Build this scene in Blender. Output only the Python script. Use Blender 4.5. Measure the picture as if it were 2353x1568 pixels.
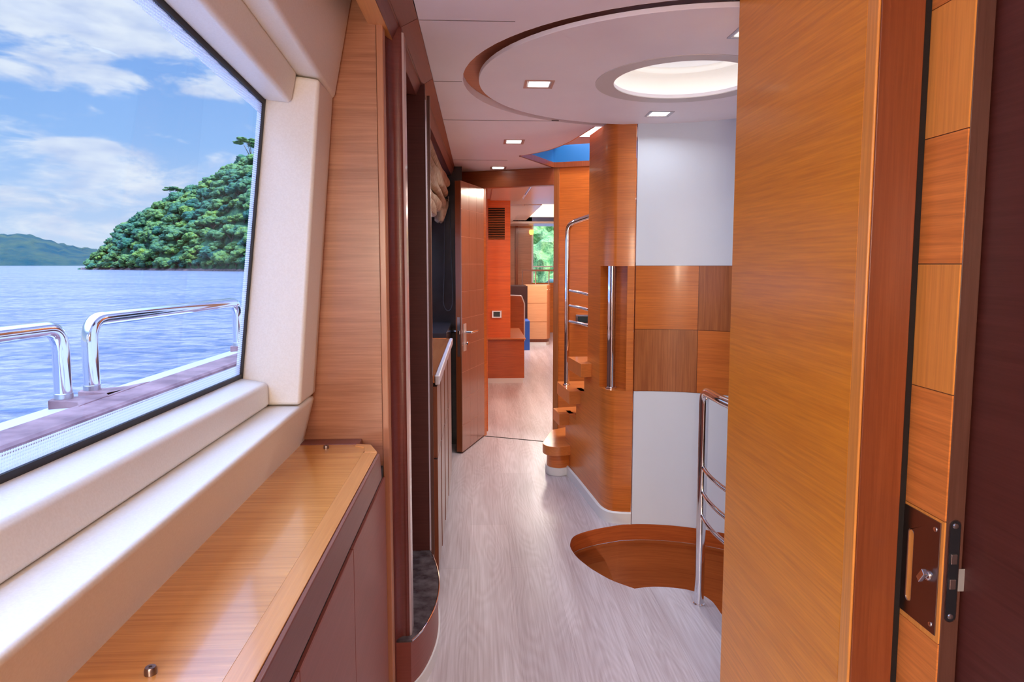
import bpy, bmesh, math, random
from mathutils import Vector, Matrix, noise
from mathutils.geometry import tessellate_polygon
for o in list(bpy.data.objects): bpy.data.objects.remove(o)
S = bpy.context.scene
COL = S.collection
R = math.radians

# ------------------------------------------------------------------ camera
cam = bpy.data.cameras.new('camera'); cam.sensor_width = 36; cam.lens = 24.0
cam.clip_start = .02; cam.clip_end = 40000
cam.shift_y = -.01402
camo = bpy.data.objects.new('camera', cam); COL.objects.link(camo)
camo.location = (0, 0, 1.35)
camo.rotation_euler = (R(90 - 5.2), 0, R(-2.78))
S.camera = camo
S.view_settings.view_transform = 'Standard'; S.view_settings.look = 'None'
S.view_settings.gamma = 1; S.view_settings.use_curve_mapping = False
S.view_settings.exposure = 1.12

# ------------------------------------------------------------------ sky
W = bpy.data.worlds.new('sky'); S.world = W; W.use_nodes = True
def sky():
    nt = W.node_tree; N = nt.nodes; L = nt.links; N.clear()
    def nd(t, **k):
        n = N.new(t)
        for a, b in k.items(): setattr(n, a, b)
        return n
    def M(op, a, b=None, c=None):
        n = nd('ShaderNodeMath', operation=op)
        for i, v in enumerate((a, b, c)):
            if v is None: continue
            if isinstance(v, (int, float)): n.inputs[i].default_value = v
            else: L.new(v, n.inputs[i])
        return n.outputs[0]
    tc = nd('ShaderNodeTexCoord'); sp = nd('ShaderNodeSeparateXYZ'); L.new(tc.outputs['Generated'], sp.inputs[0])
    x, y, z = sp.outputs
    az = M('MULTIPLY', M('ARCTAN2', x, y), 57.2958)
    el = M('MULTIPLY', M('ARCSINE', z), 57.2958)
    cb = nd('ShaderNodeCombineXYZ'); L.new(M('MULTIPLY', az, .11), cb.inputs[0]); L.new(M('MULTIPLY', el, .30), cb.inputs[1])
    n1 = nd('ShaderNodeTexNoise'); n1.inputs['Scale'].default_value = 2.1; n1.inputs['Detail'].default_value = 9
    n1.inputs['Roughness'].default_value = .58; n1.inputs['Distortion'].default_value = .35
    L.new(cb.outputs[0], n1.inputs['Vector'])
    tot = M('MULTIPLY', M('SUBTRACT', n1.outputs['Fac'], .44), 2.6)
    blobs = [(-30, 17.5, 9, 3.0, .75), (-20, 16.5, 8, 3.2, .45), (-31, 13, 5, 1.3, .35), (-24, 14.3, 3.4, .9, -.75),
             (-33.5, 13.9, 2.0, .5, -.3), (-22, 12.9, 5, .8, .28), (-28, 11, 6, 1.6, -.45), (-21, 10.2, 5, 1.8, -.55),
             (-29.0, 8.1, 2.4, .65, .75), (-27.2, 8.4, 1.3, .7, .55), (-20, 8.2, 1.2, .5, .15), (-25.4, 5.6, 2.2, .6, .4),
             (-32, 8.0, 3, .6, .25), (-30, 5.8, 8, 1.6, .2), (-33, 4.4, 2.2, .4, .25), (-30, 2.5, 9, 1.5, .12)]
    for a0, e0, ra, re_, s in blobs:
        da = M('DIVIDE', M('SUBTRACT', az, a0), ra); de = M('DIVIDE', M('SUBTRACT', el, e0), re_)
        g = M('EXPONENT', M('MULTIPLY', M('ADD', M('MULTIPLY', da, da), M('MULTIPLY', de, de)), -1))
        tot = M('MULTIPLY_ADD', g, s, tot)
    mr = nd('ShaderNodeMapRange', interpolation_type='SMOOTHSTEP'); L.new(tot, mr.inputs[0])
    mr.inputs[1].default_value = -.05; mr.inputs[2].default_value = .62
    grad = nd('ShaderNodeValToRGB'); g = grad.color_ramp
    L.new(M('DIVIDE', el, 45), grad.inputs[0])
    g.elements[0].position = 0; g.elements[0].color = (.46, .545, .66, 1)
    g.elements[1].position = 1; g.elements[1].color = (.10, .21, .48, 1)
    for p, c in ((.07, (.36, .47, .65, 1)), (.2, (.22, .37, .64, 1)), (.36, (.15, .29, .60, 1))):
        e = g.elements.new(p); e.color = c
    # cloud colour : soft grey-lilac undersides, white tops
    n2 = nd('ShaderNodeTexNoise'); n2.inputs['Scale'].default_value = 2.3; n2.inputs['Detail'].default_value = 5
    L.new(cb.outputs[0], n2.inputs['Vector'])
    cc = nd('ShaderNodeValToRGB'); L.new(n2.outputs['Fac'], cc.inputs[0])
    cc.color_ramp.elements[0].position = .32; cc.color_ramp.elements[0].color = (.40, .46, .62, 1)
    cc.color_ramp.elements[1].position = .62; cc.color_ramp.elements[1].color = (.60, .625, .68, 1)
    mx = nd('ShaderNodeMix', data_type='RGBA'); L.new(M('MULTIPLY', mr.outputs[0], .92), mx.inputs[0])
    L.new(grad.outputs[0], mx.inputs[6]); L.new(cc.outputs[0], mx.inputs[7])
    hi = nd('ShaderNodeMapRange', interpolation_type='SMOOTHSTEP'); L.new(el, hi.inputs[0])      # sky overhead brightened, above the view, to add light indoors
    hi.inputs[1].default_value = 21; hi.inputs[2].default_value = 42; hi.inputs[3].default_value = .69; hi.inputs[4].default_value = 6.0
    bg = nd('ShaderNodeBackground'); L.new(hi.outputs[0], bg.inputs[1]); L.new(mx.outputs[2], bg.inputs[0])
    out = nd('ShaderNodeOutputWorld'); L.new(bg.outputs[0], out.inputs[0])
sky()
sun = bpy.data.lights.new('sun', 'SUN'); sun.energy = 3.0; sun.angle = R(2); sun.color = (1, .95, .86)
suno = bpy.data.objects.new('sun', sun); COL.objects.link(suno)
suno.rotation_euler = Vector((-.62, .46, -.64)).to_track_quat('-Z', 'Y').to_euler()
suno.location = (8, -6, 12)

# ------------------------------------------------------------------ materials
MATS = {}
def mat(name, col, rough=.5, metal=0, spec=.5, coat=0, coatr=.1, emit=None, es=0):
    m = bpy.data.materials.new(name); m.use_nodes = True; b = m.node_tree.nodes['Principled BSDF']
    b.inputs['Base Color'].default_value = (*col, 1); b.inputs['Roughness'].default_value = rough
    b.inputs['Metallic'].default_value = metal; b.inputs['Specular IOR Level'].default_value = spec
    b.inputs['Coat Weight'].default_value = coat; b.inputs['Coat Roughness'].default_value = coatr
    if emit: b.inputs['Emission Color'].default_value = (*emit, 1); b.inputs['Emission Strength'].default_value = es
    MATS[name] = m; return m
def nodes(m):
    nt = m.node_tree
    def nd(t, **k):
        n = nt.nodes.new(t)
        for a, b in k.items(): setattr(n, a, b)
        return n
    return nt, nd, nt.nodes['Principled BSDF']
def noisecol(m, scale, c1, c2, detail=4, vec=(1, 1, 1), lo=.35, hi=.65, bump=0, rough=.55, dist=.01):
    nt, nd, b = nodes(m)
    g = nd('ShaderNodeNewGeometry'); mp = nd('ShaderNodeMapping'); mp.inputs['Scale'].default_value = vec
    nt.links.new(g.outputs['Position'], mp.inputs[0])
    n = nd('ShaderNodeTexNoise'); n.inputs['Scale'].default_value = scale; n.inputs['Detail'].default_value = detail
    n.inputs['Roughness'].default_value = rough
    nt.links.new(mp.outputs[0], n.inputs['Vector'])
    r = nd('ShaderNodeValToRGB'); r.color_ramp.elements[0].position = lo; r.color_ramp.elements[1].position = hi
    r.color_ramp.elements[0].color = (*c1, 1); r.color_ramp.elements[1].color = (*c2, 1)
    nt.links.new(n.outputs['Fac'], r.inputs[0]); nt.links.new(r.outputs[0], b.inputs['Base Color'])
    if bump:
        bp = nd('ShaderNodeBump'); bp.inputs['Strength'].default_value = bump; bp.inputs['Distance'].default_value = dist
        nt.links.new(n.outputs['Fac'], bp.inputs['Height']); nt.links.new(bp.outputs[0], b.inputs['Normal'])
    return m
def wood(name, c, grain='h', rough=.33, coat=.25, contrast=.30, fine=1.0):
    """fine straight-grained veneer; grain h = horizontal lines on upright faces, v = vertical, x / y = along that axis"""
    m = mat(name, c, rough, coat=coat, coatr=.12); nt, nd, b = nodes(m); L = nt.links
    sc = {'h': (1.3, 1.3, 42), 'v': (42, 42, 1.3), 'x': (1.3, 42, 42), 'y': (42, 1.3, 42)}[grain]
    g = nd('ShaderNodeNewGeometry')
    def layer(k, scale, det, r):
        mp = nd('ShaderNodeMapping'); mp.inputs['Scale'].default_value = [s * k for s in sc]
        L.new(g.outputs['Position'], mp.inputs[0])
        n = nd('ShaderNodeTexNoise'); n.inputs['Scale'].default_value = scale; n.inputs['Detail'].default_value = det
        n.inputs['Roughness'].default_value = r; n.inputs['Distortion'].default_value = .1
        L.new(mp.outputs[0], n.inputs['Vector']); return n.outputs['Fac']
    a = layer(.45, 1, 2, .5); d = layer(3.4 * fine, 1, 3, .65)
    mm = nd('ShaderNodeMix', data_type='FLOAT'); mm.inputs[0].default_value = .72
    L.new(a, mm.inputs[2]); L.new(d, mm.inputs[3])
    r = nd('ShaderNodeValToRGB'); e = r.color_ramp.elements
    e[0].position = .34; e[1].position = .66
    e[0].color = (c[0] * (1 - contrast), c[1] * (1 - contrast * 1.25), c[2] * (1 - contrast * 1.4), 1)
    e[1].color = (min(1, c[0] * (1 + contrast * .45)), min(1, c[1] * (1 + contrast * .7)), min(1, c[2] * (1 + contrast * .9)), 1)
    L.new(mm.outputs[0], r.inputs[0]); L.new(r.outputs[0], b.inputs['Base Color'])
    bp = nd('ShaderNodeBump'); bp.inputs['Strength'].default_value = .12; bp.inputs['Distance'].default_value = .002
    L.new(d, bp.inputs['Height']); L.new(bp.outputs[0], b.inputs['Normal'])
    return m
OR = (.95, .33, .028)
w_orange_h = wood('orange_teak_crosswise', OR, 'h', contrast=.17, coat=.12)
w_orange_v = wood('orange_teak_upright', (.92, .36, .07), 'v', contrast=.16)
w_teak_h = wood('teak_crosswise', (.62, .165, .025), 'h', contrast=.24)
w_teak_v = wood('teak_upright', (.36, .115, .030), 'v', contrast=.22)
w_red_h = wood('red_teak_crosswise', (.46, .10, .020), 'h')
w_rose_h = wood('rosy_teak_crosswise', (.47, .20, .105), 'h', contrast=.26)
w_brown_v = wood('brown_teak_upright', (.26, .062, .018), 'v', contrast=.22)
w_dark_h = wood('shaded_mahogany_crosswise', (.11, .026, .020), 'h', contrast=.22, rough=.45, coat=.06)  # wood standing in shade: the shade is put into this darker colour
w_dark_v = wood('dark_mahogany_upright', (.13, .052, .036), 'v', contrast=.22)
w_mah_h = wood('mahogany_crosswise', (.27, .062, .042), 'h', contrast=.12, rough=.42, coat=.08)
w_mah_y = wood('mahogany_lengthwise', (.20, .055, .042), 'y', contrast=.12, rough=.4, coat=.1)
w_shelf = wood('shelf_teak', (.70, .29, .07), 'x', rough=.26, coat=.9, contrast=.24)
w_lip = wood('teak_lipping', (.70, .30, .09), 'y', rough=.3, coat=.4, contrast=.12)
w_lip_v = wood('teak_lipping_upright', (.62, .25, .09), 'v', rough=.3, coat=.4, contrast=.12)
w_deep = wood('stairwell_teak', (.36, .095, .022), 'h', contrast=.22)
w_ring = wood('ceiling_recess_teak', (.60, .22, .11), 'x', contrast=.12, rough=.5, coat=0)
w_tread = wood('tread_teak', (.62, .19, .045), 'x', rough=.28, coat=.4, contrast=.14)
m_capwood = noisecol(mat('weathered_cap_wood', (.3, .14, .13), .55), 9, (.20, .085, .09), (.42, .22, .21), 6)
m_pad = noisecol(mat('cream_vinyl', (.8, .72, .62), .42, coat=.05), 260, (.79, .72, .63), (.83, .765, .68), 2, bump=.12, dist=.001)
m_white = noisecol(mat('white_laminate', (.8, .8, .82), .38), 3, (.72, .79, .90), (.74, .81, .92), 3)
m_ceil = noisecol(mat('ceiling_vinyl', (.76, .71, .72), .5), 5, (.92, .83, .88), (.94, .86, .905), 4)
m_ceil2 = noisecol(mat('ceiling_disc_vinyl', (.72, .68, .70), .5), 5, (.90, .83, .89), (.92, .855, .91), 4)
m_skirt = mat('white_skirting', (.78, .78, .78), .35)
m_chrome = mat('polished_steel', (.80, .80, .83), .07, 1)
m_steel = mat('satin_steel', (.62, .60, .60), .28, 1)
m_bronze = mat('dark_polished_steel', (.30, .24, .235), .28, 1)
m_black = mat('black_rubber', (.012, .012, .018), .5)
m_void = mat('black_gap', (.008, .005, .005), .8)
m_gloss = noisecol(mat('black_gloss_panel', (.03, .027, .03), .18), 3, (.020, .017, .020), (.04, .036, .042), 6)
m_blue = mat('blue_paint', (.02, .17, .50), .35)
m_gel = mat('white_gelcoat', (.80, .80, .82), .25)
m_diff = mat('lamp_glass', (.9, .95, .95), .3, emit=(.86, 1, .97), es=1.15)
m_blind = noisecol(mat('beige_linen', (.45, .33, .23), .9), 30, (.30, .20, .125), (.46, .34, .235), 5, bump=.4)
m_crate = mat('blue_plastic', (.02, .12, .55), .4)
m_paper = mat('white_paper', (.8, .8, .82), .6)
m_screen = mat('dark_glass_screen', (.03, .05, .055), .1)
m_tape = mat('clear_plastic', (.35, .33, .33), .15)
m_plinth = noisecol(mat('dark_glossy_top', (.07, .055, .06), .22), 24, (.045, .03, .035), (.12, .10, .11), 8)
m_wine = mat('dark_red_upholstery', (.10, .02, .02), .5)
m_amber = mat('amber_light_strip', (.9, .6, .2), .5, emit=(1, .55, .14), es=.75)
m_cream_lit = mat('lit_coffer', (.9, .85, .6), .5, emit=(1, .93, .62), es=.65)
def floor_mat():
    m = mat('pale_oak_laminate', (.6, .55, .56), .34, coat=.12, coatr=.2); nt, nd, b = nodes(m); L = nt.links
    g = nd('ShaderNodeNewGeometry')
    def lay(v, s, det, dist, rough=.6):
        mp = nd('ShaderNodeMapping'); mp.inputs['Scale'].default_value = v; L.new(g.outputs['Position'], mp.inputs[0])
        n = nd('ShaderNodeTexNoise'); n.inputs['Scale'].default_value = s; n.inputs['Detail'].default_value = det
        n.inputs['Distortion'].default_value = dist; n.inputs['Roughness'].default_value = rough
        L.new(mp.outputs[0], n.inputs['Vector']); return n.outputs['Fac']
    # cathedral figure: contour lines of a stretched noise
    f = lay((5.5, .75, 1), 1.2, 1.5, .3, .4)
    mu = nd('ShaderNodeMath', operation='MULTIPLY'); L.new(f, mu.inputs[0]); mu.inputs[1].default_value = 150
    si = nd('ShaderNodeMath', operation='SINE'); L.new(mu.outputs[0], si.inputs[0])
    fine = lay((140, 3.0, 1), 1, 3, 0); broad = lay((7, .5, 1), 1, 3, .2)
    a1 = nd('ShaderNodeMath', operation='MULTIPLY_ADD'); L.new(si.outputs[0], a1.inputs[0]); a1.inputs[1].default_value = .055; L.new(broad, a1.inputs[2])
    a2 = nd('ShaderNodeMix', data_type='FLOAT'); a2.inputs[0].default_value = .45; L.new(a1.outputs[0], a2.inputs[2]); L.new(fine, a2.inputs[3])
    r = nd('ShaderNodeValToRGB'); e = r.color_ramp.elements; e[0].position = .33; e[1].position = .64
    e[0].color = (.42, .34, .355, 1); e[1].color = (.68, .62, .655, 1)
    L.new(a2.outputs[0], r.inputs[0])
    # plank joints
    br = nd('ShaderNodeTexBrick'); br.offset = .37; br.inputs['Scale'].default_value = 1
    br.inputs['Brick Width'].default_value = 1.38; br.inputs['Row Height'].default_value = .19; br.inputs['Mortar Size'].default_value = .0008
    br.inputs['Color1'].default_value = (1, 1, 1, 1); br.inputs['Color2'].default_value = (.90, .90, .91, 1); br.inputs['Mortar'].default_value = (.72, .68, .68, 1)
    mp = nd('ShaderNodeMapping'); mp.inputs['Rotation'].default_value = (0, 0, R(90)); mp.inputs['Location'].default_value = (.18, .05, 0)
    L.new(g.outputs['Position'], mp.inputs[0]); L.new(mp.outputs[0], br.inputs['Vector'])
    mx = nd('ShaderNodeMix', data_type='RGBA', blend_type='MULTIPLY'); mx.inputs[0].default_value = 1
    L.new(r.outputs[0], mx.inputs[6]); L.new(br.outputs[0], mx.inputs[7]); L.new(mx.outputs[2], b.inputs['Base Color'])
    bp = nd('ShaderNodeBump'); bp.inputs['Strength'].default_value = .08; bp.inputs['Distance'].default_value = .002
    L.new(a2.outputs[0], bp.inputs['Height']); L.new(bp.outputs[0], b.inputs['Normal'])
    return m
m_floor = floor_mat()
def glass_mat(name, tint=(.95, .98, 1), k=1.0):
    m = bpy.data.materials.new(name); m.use_nodes = True; nt = m.node_tree; nt.nodes.clear()
    o = nt.nodes.new('ShaderNodeOutputMaterial'); t = nt.nodes.new('ShaderNodeBsdfTransparent'); t.inputs[0].default_value = (*tint, 1)
    g = nt.nodes.new('ShaderNodeBsdfGlossy'); g.inputs['Roughness'].default_value = .02
    f = nt.nodes.new('ShaderNodeFresnel'); f.inputs[0].default_value = 1.35
    x = nt.nodes.new('ShaderNodeMixShader'); mu = nt.nodes.new('ShaderNodeMath'); mu.operation = 'MULTIPLY'; mu.inputs[1].default_value = k
    nt.links.new(f.outputs[0], mu.inputs[0]); nt.links.new(mu.outputs[0], x.inputs[0]); nt.links.new(t.outputs[0], x.inputs[1]); nt.links.new(g.outputs[0], x.inputs[2])
    nt.links.new(x.outputs[0], o.inputs[0]); return m
m_glass = glass_mat('window_glass', k=.05)
def dots_mat():
    """printed dot border on glass: white dots fading off with clear glass between"""
    m = bpy.data.materials.new('dotted_print'); m.use_nodes = True; nt = m.node_tree; nt.nodes.clear(); L = nt.links
    def nd(t, **k):
        n = nt.nodes.new(t)
        for a, b in k.items(): setattr(n, a, b)
        return n
    g = nd('ShaderNodeNewGeometry'); sp = nd('ShaderNodeSeparateXYZ'); L.new(g.outputs['Position'], sp.inputs[0])
    def mth(op, a, b=None):
        n = nd('ShaderNodeMath', operation=op)
        for i, v in enumerate((a, b)):
            if v is None: continue
            if isinstance(v, (int, float)): n.inputs[i].default_value = v
            else: L.new(v, n.inputs[i])
        return n.outputs[0]
    s = 6.2832 / .0052
    a = mth('COSINE', mth('MULTIPLY', sp.outputs[1], s)); b = mth('COSINE', mth('MULTIPLY', sp.outputs[2], s))
    f = mth('GREATER_THAN', mth('ADD', a, b), -.15)
    t = nd('ShaderNodeBsdfTransparent'); d = nd('ShaderNodeBsdfTranslucent'); d.inputs[0].default_value = (.95, .95, 1, 1)
    d2 = nd('ShaderNodeBsdfDiffuse'); d2.inputs[0].default_value = (.8, .8, .85, 1)
    md = nd('ShaderNodeMixShader'); md.inputs[0].default_value = .35; L.new(d.outputs[0], md.inputs[1]); L.new(d2.outputs[0], md.inputs[2])
    x = nd('ShaderNodeMixShader'); L.new(f, x.inputs[0]); L.new(t.outputs[0], x.inputs[1]); L.new(md.outputs[0], x.inputs[2])
    o = nd('ShaderNodeOutputMaterial'); L.new(x.outputs[0], o.inputs[0]); return m
m_dots = dots_mat()

# ------------------------------------------------------------------ mesh helpers
class MB:
    def __init__(s): s.v = []; s.f = []; s.m = []; s.mi = 0
    def add(s, pts, faces):
        b = len(s.v); s.v += [tuple(p) for p in pts]
        for f in faces: s.f.append([b + i for i in f]); s.m.append(s.mi)
        return s
    def quad(s, *p): return s.add(p, [tuple(range(len(p)))])
    def loft(s, rings, caps=True, closed=True):
        n = len(rings[0]); pts = [p for r in rings for p in r]; fs = []
        for k in range(len(rings) - 1):
            for i in range(n if closed else n - 1):
                j = (i + 1) % n; fs.append((k * n + i, k * n + j, (k + 1) * n + j, (k + 1) * n + i))
        if caps: fs.append(tuple(range(n))[::-1]); fs.append(tuple(range((len(rings) - 1) * n, len(rings) * n)))
        return s.add(pts, fs)
    def box(s, x0, x1, y0, y1, z0, z1):
        return s.loft([[(x0, y0, z), (x1, y0, z), (x1, y1, z), (x0, y1, z)] for z in (z0, z1)])
    def prism(s, poly, z0, z1): return s.loft([[(p[0], p[1], z) for p in poly] for z in (z0, z1)])
    def holed(s, outer, holes, z0, z1):
        loops = [[Vector((p[0], p[1], 0)) for p in l] for l in [outer] + holes]
        tris = tessellate_polygon(loops); flat = [p for l in loops for p in l]
        for z in (z0, z1): s.add([(p.x, p.y, z) for p in flat], tris)
        for l in loops:
            s.loft([[(p.x, p.y, z) for p in l] for z in (z0, z1)], caps=False)
        return s
    def obox(s, c, u, v, w):
        c, u, v, w = map(Vector, (c, u, v, w))
        return s.loft([[c + a * u + b * v + k * w for a, b in ((-1, -1), (1, -1), (1, 1), (-1, 1))] for k in (-1, 1)])
    def tube(s, path, r, seg=16, cap=True):
        P = [Vector(p) for p in path]; rings = []; t0 = (P[1] - P[0]).normalized()
        up = Vector((0, 0, 1)) if abs(t0.z) < .9 else Vector((0, 1, 0)); nrm = t0.cross(up).normalized(); prev = t0
        for i, p in enumerate(P):
            t = (P[min(i + 1, len(P) - 1)] - P[max(i - 1, 0)]).normalized()
            nrm = (prev.rotation_difference(t) @ nrm); nrm = (nrm - t * nrm.dot(t)).normalized(); prev = t
            b = t.cross(nrm); rr = r[i] if isinstance(r, (list, tuple)) else r
            rings.append([p + rr * (math.cos(a) * nrm + math.sin(a) * b) for a in (2 * math.pi * k / seg for k in range(seg))])
        return s.loft(rings, caps=cap)
    def lathe(s, c, prof, seg=32, ax=(0, 0, 1), caps=True):
        c = Vector(c); ax = Vector(ax).normalized(); u = ax.orthogonal().normalized(); w = ax.cross(u)
        return s.loft([[c + ax * h + r * (math.cos(a) * u + math.sin(a) * w) for a in (2 * math.pi * k / seg for k in range(seg))] for r, h in prof], caps=caps)
    def build(s, name, m, parent=None, bevel=0, seg=2, angle=35, merge=True, label=None, recalc=True):
        off = Vector((0, 0, 0))
        if parent is not None: off = worldloc(parent)
        else:
            xs = [p[0] for p in s.v]; ys = [p[1] for p in s.v]; zs = [p[2] for p in s.v]
            off = Vector(((min(xs) + max(xs)) / 2, (min(ys) + max(ys)) / 2, min(zs)))
        me = bpy.data.meshes.new(name); me.from_pydata([Vector(p) - off for p in s.v], [], s.f)
        for mm in (m if isinstance(m, (list, tuple)) else [m]): me.materials.append(mm)
        for p, i in zip(me.polygons, s.m): p.material_index = i
        bm = bmesh.new(); bm.from_mesh(me)
        if merge: bmesh.ops.remove_doubles(bm, verts=bm.verts, dist=1e-5)
        if recalc: bmesh.ops.recalc_face_normals(bm, faces=bm.faces)
        bm.to_mesh(me); bm.free()
        for p in me.polygons: p.use_smooth = True
        me.set_sharp_from_angle(angle=R(angle))
        o = bpy.data.objects.new(name, me); COL.objects.link(o)
        if parent is not None: o.parent = parent
        else: o.location = off
        if bevel:
            b = o.modifiers.new('bevel', 'BEVEL'); b.width = bevel; b.segments = seg; b.limit_method = 'ANGLE'; b.angle_limit = R(35); b.harden_normals = True
        if label: o['label'] = label
        return o
def worldloc(o):
    l = Vector((0, 0, 0))
    while o is not None: l = l + o.location; o = o.parent
    return l
def tag(o, label, cat, group=None, kind=None):
    o['label'] = label; o['category'] = cat
    if group: o['group'] = group
    if kind: o['kind'] = kind
    return o
def thing(name, loc, label, cat, group=None, kind=None):
    o = bpy.data.objects.new(name, None); o.empty_display_size = .05; COL.objects.link(o); o.location = loc
    return tag(o, label, cat, group, kind)
def struct(o, label, cat): return tag(o, label, cat, kind='structure')
def fillet(P, r, n=6):
    P = [Vector(p) for p in P]; out = [P[0]]
    for i in range(1, len(P) - 1):
        a = (P[i - 1] - P[i]); b = (P[i + 1] - P[i]); rr = min(r, a.length * .49, b.length * .49)
        p0 = P[i] + a.normalized() * rr; p1 = P[i] + b.normalized() * rr
        for k in range(n + 1):
            t = k / n; out.append((1 - t) ** 2 * p0 + 2 * t * (1 - t) * P[i] + t * t * p1)
    out.append(P[-1]); return out
def smoothpath(P, n=8, closed=False):
    """Catmull-Rom"""
    P = [Vector(p) for p in P]; out = []; m = len(P); rng = range(m if closed else m - 1)
    for i in rng:
        g = (lambda k: P[k % m]) if closed else (lambda k: P[min(max(k, 0), m - 1)])
        a, b, c, d = g(i - 1), g(i), g(i + 1), g(i + 2)
        for k in range(n):
            t = k / n; out.append(.5 * ((2 * b) + (c - a) * t + (2 * a - 5 * b + 4 * c - d) * t * t + (3 * b - a - 3 * c + d) * t ** 3))
    if not closed: out.append(P[-1])
    return out
def arc(c, r, a0, a1, n): return [(c[0] + r * math.cos(R(a0 + (a1 - a0) * k / n)), c[1] + r * math.sin(R(a0 + (a1 - a0) * k / n))) for k in range(n + 1)]
def lamp(name, loc, power, size, parent=None, col=(1, .95, .88), shape='SQUARE', spread=180, rot=(0, 0, 0), sy=None):
    l = bpy.data.lights.new(name, 'AREA'); l.energy = power; l.size = size; l.color = col; l.shape = shape; l.spread = R(spread)
    if sy: l.shape = 'RECTANGLE'; l.size_y = sy
    o = bpy.data.objects.new(name, l); COL.objects.link(o); o.rotation_euler = rot
    if parent is not None: o.parent = parent; o.location = Vector(loc) - worldloc(parent)
    else: o.location = loc
    return o

H = 2.06                                   # ceiling height
TC = (.79, 2.68)                           # axis of the round stairwell
# ================================================================== FLOOR / CEILING / SHELL
hole_near = [(v.x, v.y) for v in smoothpath([(1.17, 2.06, 0), (1.02, 2.24, 0), (.945, 2.40, 0), (.934, 2.48, 0), (.930, 2.60, 0), (.882, 2.682, 0), (.797, 2.718, 0), (.72, 2.728, 0), (.645, 2.715, 0)], 5)]
hole_near += [(v.x, v.y) for v in smoothpath([(.645, 2.715, 0), (.56, 2.80, 0), (.492, 2.915, 0)], 5)[1:]]
hole_left = [(v.x, v.y) for v in smoothpath([(.492, 2.915, 0), (.452, 3.02, 0), (.434, 3.12, 0), (.438, 3.19, 0), (.465, 3.27, 0), (.525, 3.325, 0), (.62, 3.375, 0), (.74, 3.416, 0)], 6)[1:]]
well_arc = arc(TC, .74, 92, -58, 40)
stair_hole = hole_near + hole_left + well_arc[1:]
fl = MB().holed([(-.78, -3), (1.7, -3), (1.7, 15), (-.78, 15)], [stair_hole], -.085, 0)
struct(fl.build('floor', m_floor, merge=True), 'pale grey oak laminate floor with a curved stairwell opening', 'floor')
# stairwell lining
lin = MB(); lin.loft([[(x, y, z) for x, y in stair_hole] for z in (-.0851, -.11)], caps=False)
up = thing('stairwell', (.9, 2.9, -1.5), 'red teak lined stairwell going down through the pale floor', 'stairwell', kind='structure')
def ringpoly(poly, f):
    c = Vector((.95, 2.85)); return [((p[0] - c.x) * f + c.x, (p[1] - c.y) * f + c.y) for p in poly]
deep = ringpoly(stair_hole, 1.03)
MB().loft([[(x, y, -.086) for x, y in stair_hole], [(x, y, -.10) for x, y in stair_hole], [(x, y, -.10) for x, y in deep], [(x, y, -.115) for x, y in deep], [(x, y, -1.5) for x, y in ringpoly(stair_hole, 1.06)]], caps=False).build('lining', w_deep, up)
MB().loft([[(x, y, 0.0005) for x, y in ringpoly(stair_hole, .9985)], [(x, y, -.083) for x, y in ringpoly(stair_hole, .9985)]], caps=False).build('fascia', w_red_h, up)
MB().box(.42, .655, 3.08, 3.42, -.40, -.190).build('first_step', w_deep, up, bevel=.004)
MB().prism(ringpoly(stair_hole, 1.2), -1.54, -1.5).build('lower_floor', m_floor, up)
for k, (a0, a1, z) in enumerate([(150, 176, -.19), (176, 202, -.39), (202, 228, -.59), (228, 254, -.79)]):
    pts = [TC] + arc(TC, .70, a0 - 12, a1 - 12, 6)
    st = thing('spiral_step', (TC[0], TC[1], z - .05), ['teak winder step just below the floor opening, topmost of the way down', 'teak winder step second below the floor opening', 'teak winder step third below the floor opening', 'teak winder step lowest below the floor opening'][k], 'step', 'winder steps going down the stairwell')
    MB().prism([(p[0] * .55 + .40, p[1] * .75 + .76) for p in pts], z - .05, z).build('tread', w_tread, st, bevel=.004)

# slanted bulkhead with the doorway : line from (.04,5.29) along u
U = Vector((.9205, -.3907, 0)); D0 = Vector((.04, 5.29, 0)); NV = Vector((.3907, .9205, 0))
def dw(s, n, z=0): p = D0 + U * s + NV * n; return (p.x, p.y, z)
stairs_up = [(.273, 4.544), (.36, 4.44), (.436, 4.315), (.49, 4.17), (.531, 4.008), (.565, 3.80), (.588, 3.64), (.598, 3.58), (1.5, 3.58), (1.5, 4.66), (.60, 5.04), (.545, 5.055)]
cut = arc((.804, 2.708), .862, 0, 360, 72)[:-1]
bk = [dw(-.28, .0), dw(1.75, .0)]
ce = MB().holed([(-.172, -3), (1.7, -3), (1.7, bk[1][1]), (bk[1][0], bk[1][1]), (bk[0][0] + .0, bk[0][1]), (-.172, bk[0][1])], [cut, stairs_up], H, H + .03)
struct(ce.build('ceiling', m_ceil), 'pale lilac ceiling panels with a round cut-out', 'ceiling')
sm = MB()
for y0, x1 in ((2.07, .11), (2.737, -.062), (3.45, .40), (4.74, .20)):
    sm.box(-.17, x1, y0 - .0012, y0 + .0012, H - .0015, H + .004)
struct(sm.build('trim_1', mat('ceiling_joint', (.22, .17, .17), .8)), 'thin joints between the ceiling panels', 'trim')
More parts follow.
